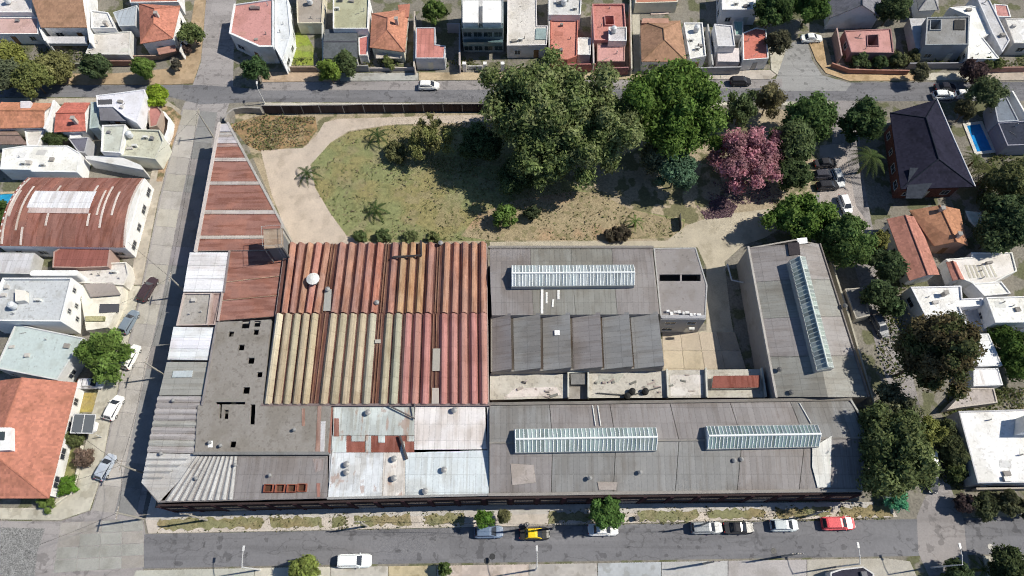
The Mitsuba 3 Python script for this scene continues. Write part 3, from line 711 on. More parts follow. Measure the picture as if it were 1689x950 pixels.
weeds('weeds', 'dry and green weeds growing in tufts over the open ground behind the factory',
      [([(-53.96,83.30),(-48.31,85.61),(-37.76,85.17),(-36.94,82.15),(-38.66,78.49),(-46.98,77.10),(-49.70,78.49)], .3, .7), ([(-34.17,79.05),(-31.00,81.58),(-23.64,83.15),(-9.77,83.01),(1.77,78.49),(10.58,70.36),(18.02,65.18),(30.79,62.41),(29.86,58.71),(14.40,58.23),(-3.88,58.10),(-24.35,57.74),(-29.06,59.20),(-32.44,63.66),(-35.80,69.05),(-37.31,74.10)], .45, .3),
       ([(-23.64,83.15),(-1.68,84.16),(-1.61,70.36),(-11.63,71.69),(-18.56,75.73)], .25, .5)], 6500, 5, WEED)
weeds('verge_weeds', 'tufts of dry grass along the verge between the factory and the bottom street', [(list(Polygon(v).buffer(.5).exterior.coords), .1,   .25) for v in VERGE], 2400, 6, [(0.17, 0.17, 0.09), (0.14, 0.16, 0.07), (0.2, 0.18, 0.11)], 0.15)
weeds('yard_weeds', 'weeds and low plants in the shaded yards and gardens between the houses',
      [([(-103.98,103.17),(-76.90,100.59),(-76.45,98.67),(-102.26,97.73)], .12, .8), ([(-43.95,99.95),(-1.76,99.31),(-1.75,96.79),(-43.61,97.41)], .14, .7), ([(65.42,100.59),(104.30,99.95),(103.49,97.41),(67.20,97.41)], .2, .8), ([(62.91,56.54),(67.52,49.53),(62.59,29.47),(59.18,35.48)], .18, .8), ([(68.85,31.44),(81.27,31.44),(80.15,27.91),(67.54,26.57)], .14, .7), ([(67.54,26.57),(69.37,16.47),(67.26,15.42),(63.71,17.35)], .1, .8), ([(91.10,76.42),(95.29,75.73),(91.95,65.18),(83.53,65.82),(86.66,74.37)], .2, .9)], 9000, 7, [(0.09, 0.13, 0.045), (0.13, 0.15, 0.06), (0.17, 0.16, 0.08)], 0.2)

ground_thing('sand_strip', sheet([(-68.46,88.26),(-65.69,87.37),(-63.40,85.32),(-63.76,77.10),(-63.89,70.36),(-65.00,70.36),(-65.42,78.49),(-65.71,84.16)], 0.138), 'earth', (0.4, 0.29, 0.2))
weeds('fallen_petals', 'mauve petals shed on the pale ground below the pink tree', [([(33.07,65.44),(38.07,66.97),(40.45,65.18),(39.05,62.91),(34.56,62.41)], .5, .04), ([(33.86,70.36),(49.37,70.36),(48.59,65.69),(33.26,65.18)], .3, .04)], 5000, 11, [(0.25, 0.17, 0.2), (0.2, 0.14, 0.17), (0.3, 0.19, 0.23)], 0.16, 'petals')

# ================================================================ THE FACTORY
RUST, RUST2 = (0.3, 0.155, 0.128), (0.275, 0.14, 0.115)
SHEET_W = (0.45, 0.41, 0.395)
FIB, FIB2 = (0.222, 0.213, 0.212), (0.235, 0.225, 0.22)
WINE = (0.046, 0.034, 0.038)
FAC = 'factory halls behind one street wall'
FZ = 6.5
EW = math.pi / 2

# --- brown wedge-shaped shed in the north west
b = thing('factory_shed', 'long wedge-shaped shed with rust brown sheet roof and pale cross strips beside the left street', 'shed', FAC)
wl = [(-52.41,78.41),(-51.59,52.59)]; wr = [(-50.91,78.54),(-38.16,57.61),(-37.70,54.39),(-37.05,52.59)]
walls(b, [(-52.41,78.41),(-50.91,78.54),(-38.16,57.61),(-37.48,52.81),(-51.59,52.59)], FZ - .05, (0.42, 0.38, 0.35))
rows = [([(-52.27,78.27),(-50.89,78.41),(-49.82,76.66),(-52.20,76.66)], (0.47, 0.46, 0.47)), ([(-52.17,76.53),(-49.69,76.53),(-49.08,75.47),(-52.20,75.47)], (0.42, 0.4, 0.4)), ([(-52.19,75.40),(-49.07,75.40),(-48.21,74.15),(-52.17,74.15)], (0.47, 0.46, 0.47)),
        ([(-52.16,74.09),(-48.20,74.09),(-47.65,73.37),(-52.13,73.37)], (0.36, 0.28, 0.26)), ([(-52.12,73.30),(-47.64,73.30),(-46.10,71.04),(-52.03,71.04)], RUST), ([(-52.01,70.98),(-46.09,70.98),(-45.76,70.28),(-51.99,70.28)], SHEET_W),
        ([(-51.98,70.21),(-45.75,70.21),(-43.22,66.13),(-51.90,66.13)], RUST), ([(-51.89,66.07),(-43.21,66.07),(-42.89,65.39),(-51.87,65.39)], SHEET_W), ([(-51.85,65.33),(-42.88,65.33),(-39.88,60.43),(-51.70,60.43)], RUST2),
        ([(-51.69,60.37),(-39.87,60.37),(-39.46,59.60),(-51.70,59.60)], SHEET_W), ([(-51.68,59.54),(-39.45,59.54),(-38.13,57.38),(-37.86,55.53),(-51.61,55.48)], RUST), ([(-51.60,55.42),(-37.86,55.48),(-37.77,54.91),(-51.59,54.85)], (0.45, 0.4, 0.37)), ([(-51.57,54.79),(-37.77,54.85),(-37.48,52.81),(-51.55,52.65)], RUST2)]
for q, c in rows:
    dz = 0.06 if max(c) > 0.44 else 0.0
    shed_roof(b, [z3(x, FZ + dz) for x in q], 'sheet' if max(c) > 0.44 else 'rust', c, EW, 0.1, 'roof_sheet')
put(part(b, 'coping'), prism(LineString(wl).buffer(0.28), FZ - .2, FZ + 0.18), 'concrete', (0.5, 0.46, 0.44))
put(part(b, 'coping'), prism(LineString(wr[:3]).buffer(0.2), FZ - .2, FZ + 0.12), 'concrete', (0.42, 0.39, 0.36))

# --- brown lower roof in the middle and its loading tower
b = thing('factory_shed', 'rust brown sheet roof with three thin pale ridges west of the ribbed hall', 'shed', FAC)
q = [(-46.21,52.86),(-37.58,54.33),(-36.31,41.25),(-45.84,40.43)]
walls(b, q, 6.1, (0.3, 0.24, 0.22))
cut = [0, .28, .46, .47, .72, .73, 1.0]
for i in range(len(cut) - 1):
    u0, u1 = cut[i], cut[i + 1]
    thin = u1 - u0 < .05
    qq = [lerp(q[0], q[3], u0 + .002), lerp(q[1], q[2], u0 + .002), lerp(q[1], q[2], u1 - .002), lerp(q[0], q[3], u1 - .002)]
    shed_roof(b, [z3(x, 6.2 + (.07 if thin else 0)) for x in qq], 'rust', (0.5, 0.38, 0.3) if thin else RUST, EW, .1, 'roof_sheet')
put(part(b, 'coping'), prism(LineString([q[0], q[3]]).buffer(.15), 6.0, 6.45), 'concrete', (0.4, 0.34, 0.32))
b = thing('rooftop_tower', 'small dark tower with flat grey grating platform casting a black shadow on brown roof', 'tower', None)
q = [(-39.44,54.21),(-36.40,54.43),(-35.81,50.94),(-38.72,50.72)]
put(b + '__platform', prism(q, 10.6, 10.8), 'rust', (0.33, 0.27, 0.23), EW)
put(b + '__wall', prism(inset(q, .3), 6.1, 10.6), 'plaster', (0.2, 0.19, 0.19))
for i in range(4):
    put(part(b, 'leg'), tube([z3(q[i], 6.0), z3(q[i], 10.6)], .09, 6), 'metal', (0.16, 0.15, 0.15))
put(b + '__railing', join(*[tube([z3(q[i], 11.7), z3(q[(i+1) % 4], 11.7)], .035, 5) for i in range(4)], *[tube([z3(x, 10.7), z3(x, 11.72)], .035, 5) for x in q]), 'metal', (0.35, 0.34, 0.33))
c_ = [(-39.70,50.69),(-37.27,50.91),(-37.11,49.81),(-39.53,49.59)]
put(part(b, 'ladder'), join(*[tube([(q[2][0] + dx, q[2][1] - .1, 6.1), (q[2][0] + dx, q[2][1] - .1, 11.5)], .04, 5) for dx in (-1.0, -.5)], *[tube([(q[2][0] - 1.0, q[2][1] - .1, 6.5 + .4 * k), (q[2][0] - .5, q[2][1] - .1, 6.5 + .4 * k)], .025, 4) for k in range(11)]), 'metal', (0.3, 0.3, 0.31))

# --- three low roofs along the left street
def low_roof(label, q, z, c, m='sheet', a=EW, rim=(0.5, 0.48, 0.46), n=3):
    b = thing('factory_shed', label, 'shed', FAC)
    walls(b, q, z - .05, rim)
    for i in range(n):
        u0, u1 = i / n, (i + 1) / n
        qq = [lerp(q[0], q[3], u0 + .003), lerp(q[1], q[2], u0 + .003), lerp(q[1], q[2], u1 - .003), lerp(q[0], q[3], u1 - .003)]
        rr = 0.98 + 0.03 * (i % 2)
        shed_roof(b, [z3(x, z + .012 * (i % 2)) for x in qq], m, tuple(rr * x for x in c), a, .1, 'roof_sheet')
    put(part(b, 'gutter'), prism(LineString([q[1], q[2]]).buffer(.13), z - .2, z + .1), 'metal', (0.22, 0.2, 0.2))
    return b
low_roof('clean white sheet roof north of the beige deck beside the left street', [(-52.54,52.37),(-46.11,52.37),(-45.74,45.29),(-52.19,45.29)], 6.5, (0.7, 0.71, 0.74))
b = flat_house('factory_shed', 'beige cement roof deck between two white sheet roofs beside the left street', [(-52.25,45.17),(-47.72,45.17),(-47.36,39.68),(-52.24,39.58)], 6.3, (0.48, 0.42, 0.38), (0.36, 0.345, 0.32), .3, 'shed', FAC, wins=False)
b = flat_house('factory_shed', 'narrow dusky pink roof strip squeezed between beige deck and brown sheet roof', [(-47.72,45.27),(-46.20,45.37),(-46.32,39.76),(-47.36,39.76)], 6.1, (0.4, 0.33, 0.31), (0.34, 0.25, 0.235), .25, 'shed', FAC, wins=False)
low_roof('clean white sheet roof south of the beige deck beside the left street', [(-52.47,39.30),(-46.06,39.20),(-46.00,33.86),(-52.27,33.96)], 6.5, (0.68, 0.69, 0.73))

# --- grey ribbed wing wrapping the street corner
b = thing('factory_wing', 'grey ribbed roof wing wrapping the street corner with a white mitred hip', 'factory wing', FAC)
walls(b, [(-52.28,33.57),(-45.95,33.57),(-45.38,19.49),(-26.35,19.49),(-25.68,13.64),(-49.17,13.08),(-52.06,15.78),(-52.12,19.83)], FZ - .06, (0.2, 0.18, 0.18))
shed_roof(b, [z3(x, 6.5) for x in [(-52.28,33.57),(-45.95,33.57),(-45.69,28.38),(-52.34,28.38)]], 'sheet', (0.3, 0.285, 0.275), EW, .1, 'roof_sheet')
q = [(-52.41,28.29),(-45.67,28.29),(-45.36,19.83),(-52.16,20.00)]
ribs(b, [q[3], q[0], q[1], q[2]], (6.45, 6.45), 9, .26, [(0.36, 0.35, 0.345), (0.33, 0.32, 0.315)], 'sheet', 'roof_rib', 7, .96)
q = [(-52.14,19.92),(-45.33,19.66),(-47.83,18.80),(-49.52,15.45),(-52.01,15.95)]
shed_roof(b, [z3(x, 6.47) for x in [(-52.14,19.92),(-45.26,19.75),(-44.39,19.32),(-50.01,13.08),(-49.17,13.08),(-52.06,15.78)][:3] + [(-49.01,13.16),(-52.06,15.78)]], 'sheet', (0.46, 0.455, 0.45), EW, .1, 'roof_sheet')
R5 = [[(-52.07,19.23),(-46.02,19.23),(-46.45,18.80),(-52.06,18.80)], [(-51.96,18.38),(-46.88,18.38),(-47.38,17.87),(-51.93,17.87)], [(-51.92,17.45),(-47.89,17.45),(-48.41,17.03),(-51.92,17.03)], [(-51.91,16.61),(-48.91,16.61),(-49.42,16.20),(-51.90,16.20)]]
for q in R5:
    put(part(b, 'roof_rib'), hull([z3(x, 6.46) for x in q] + [z3(lerp(q[0], q[3], .5), 6.75), z3(lerp(q[1], q[2], .5), 6.75)]), 'sheet', (0.42, 0.41, 0.41), EW)
q = [(-45.19,19.40),(-39.14,19.40),(-38.72,13.48),(-48.36,13.24)]
ribs(b, [lerp(q[0], q[1], 0), q[1], q[2], q[3]], (6.48, 6.48), 10, .22, [(0.38, 0.38, 0.38), (0.34, 0.34, 0.34)], 'sheet', 'roof_rib', 7, .75)
shed_roof(b, [z3(x, 6.46) for x in q], 'sheet', (0.27, 0.265, 0.26), 0, .1, 'roof_sheet')
shed_roof(b, [z3(x, 6.5) for x in [(-39.09,19.40),(-26.35,19.49),(-25.68,13.64),(-38.68,13.48)]], 'sheet', FIB, 0, .1, 'roof_sheet')
put(part(b, 'skylight'), box(*(-49.45,31.63), 6.45, 2.9, 1.0, .25, .02), 'wired', (0.42, 0.46, 0.48))
for x, y in ((-49.81,27.46), (-49.93,19.75), (-44.24,16.28), (-39.09,18.13), (-33.98,16.70)):
    vent(b, x, y, 6.5, (0.4, 0.4, 0.4))
for k, (x, y) in enumerate(((-33.97,14.95), (-32.36,14.95), (-30.75,14.95), (-29.32,15.04))):
    s = part(b, 'roof_hatch')
    put(s, join(*[box(x + dx, y + dy, 6.45, w_, d_, .5) for dx, dy, w_, d_ in ((-.6, 0, .12, 1.1), (.6, 0, .12, 1.1), (0, .5, 1.1, .1), (0, -.5, 1.1, .1))]), 'rust', (0.26, 0.1, 0.07))
    put(s + '__lid', box(x, y, 6.46, 1.1, .9, .06), 'rust', (0.1, 0.06, 0.05))
put(part(b, 'rusty_sheet'), plate([z3(x, 6.56) for x in [(-27.44,15.70),(-26.93,15.70),(-26.71,13.81),(-27.13,13.81)]], .05), 'rust', RUST)
put(part(b, 'rusty_sheet'), plate([z3(x, 6.56) for x in [(-28.37,19.06),(-26.90,19.06),(-26.72,17.53),(-27.80,17.20)]], .05), 'rust', (0.3, 0.25, 0.25))

# --- grey flat roof with square holes
b = thing('factory_hall', 'L-shaped grey flat roof pierced by small square black holes', 'factory hall', FAC)
Lp = Polygon([(-45.57,39.94),(-37.37,40.35),(-36.60,26.80),(-26.55,26.80),(-26.27,19.66),(-45.16,19.66),(-46.12,26.80),(-45.33,26.90)])
holes = []
HC = [(-43.16,37.94), (-39.39,38.24), (-41.21,35.76), (-39.39,33.63), (-37.77,31.44), (-39.36,29.01), (-41.19,39.54), (-39.42,39.64), (-39.96,21.04)]
for i, h in enumerate(HC):
    s = (.42, .42, .45, .48, .4, .5, .65, .5, .42)[i]
    holes.append(Polygon([(h[0]-s, h[1]-s), (h[0]+s, h[1]-s), (h[0]+s, h[1]+s), (h[0]-s, h[1]+s)]))
for q in ([(-43.53,27.26),(-39.25,27.26),(-39.19,26.90),(-43.46,26.90)], [(-42.93,26.90),(-42.57,26.90),(-42.29,24.82),(-42.64,24.82)], [(-42.07,26.08),(-41.45,26.08),(-41.31,24.73),(-41.92,24.73)], [(-38.39,26.90),(-37.68,26.90),(-37.30,23.93),(-38.00,23.93)]):
    holes.append(Polygon(q))
holes = [q.buffer(0) for q in holes]
deck = Lp
for q in holes: deck = deck.difference(q)
deck = max(getattr(deck, 'geoms', [deck]), key=lambda g: g.area)
put(b + '__roof', prism(deck, 6.5, 6.9), 'flat_roof', (0.25, 0.24, 0.232))
put(b + '__floor', prism(Lp.buffer(-.4), 3.0, 3.2), 'concrete', (0.1, 0.1, 0.1))
put(b + '__wall', prism(Lp.buffer(-.02).difference(Lp.buffer(-.3)), 0, 6.49), 'plaster', (0.3, 0.28, 0.26))
put(part(b, 'coping'), prism(LineString([(-45.18,19.75),(-26.28,19.75)]).buffer(.22), 6.6, 7.15), 'concrete', (0.2, 0.19, 0.19))
put(part(b, 'coping'), prism(LineString([(-45.63,39.74),(-45.40,26.80)]).buffer(.14), 6.6, 7.1), 'concrete', (0.24, 0.23, 0.23))
for x, y in ((-43.12,21.21), (-41.48,20.78), (-31.29,23.05)): vent(b, x, y, 6.9, (0.45, 0.45, 0.45))
put(part(b, 'patch'), plate([z3(x, 6.95) for x in [(-43.62,21.56),(-42.92,21.56),(-42.75,20.61),(-43.44,20.61)]], .05), 'metal', (0.75, 0.75, 0.74))
for q in ([(-30.75,26.26),(-30.30,26.26),(-29.97,23.67),(-30.41,23.67)], [(-28.48,26.62),(-27.95,26.62),(-27.31,19.75),(-28.00,19.75)]):
    put(part(b, 'rusty_sheet'), plate([z3(x, 6.95) for x in q], .05), 'rust', (0.33, 0.22, 0.2))
put(part(b, 'patch'), plate([z3(x, 6.95) for x in [(-27.77,24.38),(-27.07,24.38),(-26.72,19.84),(-27.32,19.84)]], .05), 'sheet', (0.55, 0.55, 0.58))

# --- the great ribbed hall
b = thing('ribbed_hall', 'great hall of long ribbed roof channels, red brown behind, tan and pink in front', 'factory hall', FAC)
walls(b, [(-37.17,53.78),(-4.11,53.89),(-3.42,26.87),(-36.58,26.87)], 6.7, (0.35, 0.3, 0.27))
put(b + '__roof_deck', prism(inset([(-37.17,53.78),(-4.11,53.89),(-3.42,26.87),(-36.58,26.87)], .1), 6.5, 6.75), 'rust', (0.13, 0.075, 0.06), 0)
s1 = (0.36, 0.205, 0.17); s2 = (0.33, 0.195, 0.165); s3 = (0.37, 0.255, 0.175); s4 = (0.37, 0.225, 0.175)
t1 = (0.39, 0.335, 0.24); t2 = (0.36, 0.315, 0.235); t3 = (0.36, 0.345, 0.275); k1 = (0.4, 0.19, 0.175); k2 = (0.4, 0.21, 0.185)
B0 = [([(-36.57,53.78),(-29.54,53.78),(-29.95,41.43),(-36.17,41.33)], [s1, s2, (0.37, 0.22, 0.17), s1, s2]), ([(-28.55,53.78),(-20.83,53.78),(-20.90,41.43),(-28.63,41.43)], [s2, s1, s2, s1, (0.34, 0.17, 0.14)]),
      ([(-19.94,53.78),(-12.52,53.78),(-12.41,41.43),(-19.86,41.43)], [s2, s3, (0.4, 0.26, 0.16), s3, s2]), ([(-11.43,53.78),(-4.11,53.89),(-3.82,41.43),(-11.37,41.43)], [s4, (0.36, 0.2, 0.165), s4, (0.38, 0.24, 0.18), s1])]
B1 = [([(-36.91,41.23),(-30.02,41.23),(-29.73,26.87),(-36.58,26.87)], [(0.56, 0.5, 0.38), t1, t2, t1, t1]), ([(-28.61,41.23),(-20.97,41.23),(-20.75,26.87),(-28.58,26.87)], [t1, t2, t1, t2, t3]),
      ([(-19.94,41.23),(-12.49,41.23),(-12.13,26.87),(-19.78,26.87)], [t2, t3, k1, k2, k1]), ([(-11.45,41.23),(-3.82,41.33),(-3.42,26.87),(-10.89,26.87)], [k1, k2, k2, k1, k2])]
for q, cs in B0: ribs(b, q, (6.72, 6.72), 5, .6, cs, 'rust', fill=.86)
for q, cs in B1: ribs(b, q, (6.72, 6.72), 5, .6, cs, 'sheet', fill=.86)
put(part(b, 'coping'), prism(LineString([(-36.64,26.83),(-3.34,26.83)]).buffer(.18), 6.5, 7.0), 'concrete', (0.2, 0.16, 0.15))
for q in ([(-29.39,53.78),(-29.64,41.51)], [(-28.90,53.78),(-29.16,41.51)], [(-20.57,53.78),(-20.56,41.51)], [(-20.17,53.78),(-20.18,41.51)], [(-12.14,53.78),(-12.05,41.51)], [(-11.75,53.78),(-11.68,41.51)], [(-29.80,41.31),(-29.54,27.01)], [(-29.05,41.31),(-29.00,27.01)], [(-20.64,41.31),(-20.54,27.01)], [(-20.26,41.31),(-20.09,27.01)], [(-12.23,41.31),(-11.89,27.01)], [(-11.76,41.31),(-11.27,27.01)]):
    put(part(b, 'gutter_rail'), tube([z3(q[0], 6.82), z3(q[1], 6.82)], .13, 5), 'rust', (0.2, 0.115, 0.09))
for q, c in (([(-29.57,45.49),(-28.52,45.49),(-28.29,41.74),(-29.42,41.74)], (0.33, 0.32, 0.31)), ([(-12.02,35.53),(-10.92,35.53),(-10.85,31.97),(-11.94,31.97)], (0.34, 0.33, 0.3)), ([(-11.81,29.35),(-10.82,29.35),(-10.71,26.96),(-11.78,26.96)], (0.4, 0.36, 0.32)), ([(-20.90,37.01),(-20.07,37.01),(-20.02,36.41),(-20.94,36.41)], (0.4, 0.38, 0.35))):
    put(part(b, 'gutter_cover'), plate([z3(x, 7.05) for x in q], .1), 'metal', c)
for x, y in ((-31.35,46.78),):
    k = part(b, 'roof_fan')
    put(k, tube([(x, y, 6.9), (x, y, 7.9), (x, y, 8.0)], [.55, .6, .35], 10), 'metal', (0.35, 0.34, 0.32))
    put(k + '__cowl', tube([(x, y, 8.0), (x, y, 8.15), (x, y, 8.5)], [1.0, 1.05, .3], 12), 'metal', (0.66, 0.66, 0.63))
put(part(b, 'pipe'), tube([(*(-19.14,50.90), 7.6), (*(-14.58,51.23), 7.6), (*(-14.83,53.90), 7.6)], .2, 6), 'metal', (0.05, 0.04, 0.04))
for x, y in ((-29.02,45.29), (-21.09,42.99), (-11.60,53.56)): vent(b, x, y, 7.0, (0.6, 0.6, 0.6), .3, .5)

# --- white hall in the south middle
b = thing('factory_hall', 'low hall under blue white and pinkish white sheets with torn rusty gaps', 'factory hall', FAC)
walls(b, [(-26.72,26.64),(-3.44,26.82),(-3.25,14.13),(-25.60,13.73)], 6.4, (0.42, 0.42, 0.43))
Z = 6.5
def wsheet(q, c, m='oldsheet', dz=0.0, nm='roof_sheet', a=0.0): shed_roof(b, [z3(x, Z + dz) for x in q], m, c, a, .09, nm)
bw, pw = (0.52, 0.565, 0.58), (0.66, 0.62, 0.615)
wsheet([(-26.27,26.64),(-14.41,26.73),(-14.15,22.44),(-25.89,22.44)], bw)
wsheet([(-14.37,26.73),(-3.97,26.82),(-3.61,20.43),(-13.98,20.35)], pw, 'sheet', dz=.04)
wsheet([(-25.98,22.39),(-23.96,22.39),(-23.72,20.00),(-25.80,20.00)], bw)
wsheet([(-23.96,22.39),(-14.15,22.39),(-14.00,20.00),(-23.72,20.00)], (0.26, 0.11, 0.09), 'rust', -.06, 'rusty_gap')
for q in ([(-23.17,22.39),(-21.25,22.39),(-21.17,21.56),(-23.09,21.56)], [(-21.15,22.35),(-20.37,22.35),(-20.16,20.00),(-20.94,20.00)], [(-19.32,22.39),(-18.35,22.39),(-18.28,21.39),(-19.23,21.39)], [(-15.20,22.35),(-14.15,22.35),(-14.10,21.56),(-15.15,21.56)], [(-15.93,21.56),(-15.41,21.56),(-15.30,20.00),(-16.00,20.00)]):
    wsheet(q, bw, dz=.05)
wsheet([(-25.79,19.96),(-18.42,19.96),(-18.11,13.89),(-25.60,13.73)], (0.59, 0.64, 0.66), dz=.02)
wsheet([(-18.38,19.96),(-15.30,19.96),(-14.91,13.97),(-18.07,13.93)], (0.62, 0.6, 0.58), dz=.05)
wsheet([(-15.26,19.96),(-3.34,20.30),(-3.25,14.13),(-14.86,13.97)], (0.56, 0.595, 0.615), 'sheet', dz=.02)
for q in ([(-25.99,24.92),(-25.28,24.92),(-25.00,22.26),(-25.70,22.26)], [(-27.06,26.55),(-26.35,26.55),(-25.95,19.83),(-26.47,19.83)]):
    wsheet(q, RUST, 'rust', .08, 'rusty_sheet')
put(part(b, 'pipe'), tube([(*(-16.14,22.28), 7.0), (*(-14.88,18.93), 7.0)], .18, 6), 'metal', (0.07, 0.06, 0.06))
put(part(b, 'pipe'), tube([(*(-18.13,26.72), 7.0), (*(-14.11,24.75), 7.0), (*(-14.24,26.90), 7.4)], .13, 6), 'metal', (0.12, 0.11, 0.11))
for x, y in ((-23.36,18.21), (-23.25,17.11), (-16.70,18.98), (-16.51,16.28), (-12.06,14.54), (-8.41,26.00), (-21.01,25.64), (-9.56,17.45)): vent(b, x, y, 6.5, (0.3, 0.28, 0.27), .34, .6)
put(part(b, 'coping'), prism(LineString([(-25.59,13.64),(-3.17,14.13)]).buffer(.16), 6.1, 6.62), 'concrete', (0.3, 0.29, 0.29))

# --- long south east hall
b = thing('factory_hall', 'long low hall in the south east with grey sheet roof and two ridge skylights', 'factory hall', FAC)
outer = [(-3.35,26.91),(49.76,27.65),(52.42,21.56),(48.78,14.79),(-3.17,14.22)]
walls(b, outer, 6.4, WINE)
RZ = 7.9
ridge = [(-3.22,21.00),(50.67,21.77)]
n_ = 6
nl, nr, sl, sr = *[(-3.35,26.91),(49.94,27.65)], *[(-3.17,14.22),(48.78,14.79)]
for i in range(n_):
    u0, u1 = i / n_ + .0008, (i + 1) / n_ - .0008
    tt = (1.0, .96, 1.03, .98, 1.02, .95)[i]
    shed_roof(b, [z3(lerp(sl, sr, u0), 6.5), z3(lerp(sl, sr, u1), 6.5), z3(lerp(*ridge, u1), RZ), z3(lerp(*ridge, u0), RZ)], 'sheet', tuple(tt * x for x in FIB), 0, .1, 'roof_slope')
    shed_roof(b, [z3(lerp(nr, nl, 1 - u1), 6.5), z3(lerp(nr, nl, 1 - u0), 6.5), z3(lerp(*ridge, u0), RZ), z3(lerp(*ridge, u1), RZ)], 'sheet', tuple(tt * 1.03 * x for x in FIB), 0, .1, 'roof_slope')
put(part(b, 'ridge_cap'), tube([z3(ridge[0], RZ + .03), z3(ridge[1], RZ + .03)], .16, 6), 'concrete', (0.25, 0.24, 0.23))
put(part(b, 'gable_wall'), hull([z3(nl, 6.3), z3(sl, 6.3), z3(ridge[0], RZ - .12), (nl[0] + .2, nl[1], 6.3), (sl[0] + .2, sl[1], 6.3), (ridge[0][0] + .2, ridge[0][1], RZ - .12)]), 'plaster', (0.36, 0.34, 0.33))
put(part(b, 'gable_wall'), hull([z3(lerp(nr, nl, .01), 6.3), z3(lerp(sr, sl, .01), 6.3), z3(lerp(ridge[1], ridge[0], .01), RZ - .12), z3(lerp(nr, nl, .013), 6.3), z3(lerp(sr, sl, .013), 6.3), z3(lerp(ridge[1], ridge[0], .013), RZ - .12)]), 'plaster', (0.36, 0.34, 0.33))
glazed_ridge(b, *[(0.39,22.87),(20.51,23.13),(20.31,19.96),(0.47,19.62)], 7.5, 1.05, 34)
glazed_ridge(b, *[(27.70,23.30),(43.63,23.48),(43.23,20.46),(27.49,20.12)], 7.5, 1.05, 30, pane=(0.17, 0.23, 0.235), rng=random.Random(8))
def on_slope(q, dz):                                             # points on the south slope
    out = []
    for x in q:
        v = (x[1] - sl[1]) / (ridge[0][1] - sl[1])
        out.append((x[0], x[1], 6.5 + (RZ - 6.5) * v + dz))
    return out
put(part(b, 'white_sheet'), plate(on_slope([(42.50,20.42),(45.40,21.97),(44.48,15.12),(42.69,15.04),(42.20,17.87)], .09), .06), 'sheet', (0.6, 0.59, 0.57))
for q in ([(11.70,26.80),(11.96,26.80),(12.15,23.58),(11.89,23.58)], [(12.50,26.80),(12.67,26.80),(12.85,23.58),(12.68,23.58)], [(42.18,27.17),(42.45,27.17),(43.27,23.93),(42.92,23.93)]):
    put(part(b, 'white_strip'), tube([z3(lerp(q[0], q[1], .5), 6.66), z3(lerp(q[3], q[2], .5), 7.5)], .09, 5), 'metal', (0.66, 0.66, 0.64))
for q in ([(-0.21,18.22),(3.04,18.05),(3.35,15.72),(0.04,15.39)], [(11.94,15.83),(14.74,15.75),(14.51,14.76),(12.14,14.76)]):
    put(part(b, 'patch'), plate(on_slope(q, .07), .04), 'flat_roof', (0.38, 0.35, 0.33))
put(part(b, 'coping'), prism(LineString([(-3.17,14.13),(48.76,14.71)]).buffer(.2), 6.1, 6.68), 'concrete', (0.27, 0.25, 0.245))
put(part(b, 'coping'), prism(LineString([(-3.35,27.01),(49.96,27.74)]).buffer(.22), 6.1, 6.8), 'concrete', (0.2, 0.18, 0.17))
put(part(b, 'coping'), prism(LineString([(49.94,27.65),(52.10,22.09),(48.78,14.79)]).buffer(.14), 6.1, 6.8), 'concrete', (0.42, 0.4, 0.38))
put(part(b, 'roof_side'), plate([z3(x, 6.48) for x in [(49.92,27.55),(52.42,21.56),(48.80,14.87),(47.22,15.45)]], .1), 'sheet', FIB, 0)
for x, y in ((17.93,17.03), (31.31,18.67), (32.36,18.84), (10.86,16.25)): vent(b, x, y, 7.0, (0.32, 0.31, 0.3), .25, .5)

# --- wine-dark street wall with pilasters and a band of blind windows
b = thing('street_wall', 'long dark wine-red factory street wall with rows of shuttered window bands', 'wall', None)
fa, fb_, fc = (-49.17,13.08), (-25.59,13.64), (48.78,14.79)
base = [(-49.17,13.08), (-25.58,13.56), (-3.17,14.09), (48.76,14.71)]
line = LineString([(x, y - .35) for x, y in base])
put(b + '__plaster', prism(line.buffer(.14, cap_style=2), 0, 6.35), 'plaster', WINE)
Ltot = line.length
for i in range(26):
    s = (i + .5) / 26 * Ltot
    c0, c1 = line.interpolate(s - 1.35).coords[0], line.interpolate(s + 1.35).coords[0]
    put(part(b, 'shutter'), prism(LineString([(x, y - .16) for x, y in (c0, c1)]).buffer(.06, cap_style=2), 3.6, 4.9), 'metal', (0.085, 0.06, 0.065))
    put(part(b, 'sill'), prism(LineString([(x, y - .24) for x, y in (c0, c1)]).buffer(.1, cap_style=2), 3.46, 3.58), 'concrete', (0.13, 0.11, 0.11))
    if i % 5 == 2:
        put(part(b, 'gate'), prism(LineString([(x, y - .16) for x, y in (c0, c1)]).buffer(.06, cap_style=2), .12, 2.9), 'metal', (0.09, 0.09, 0.1))
for i in range(27):
    c0 = line.interpolate(i / 26 * Ltot).coords[0]
    put(part(b, 'pilaster'), box(c0[0], c0[1] - .18, 0, .5, .12, 6.2), 'plaster', (0.06, 0.036, 0.04))

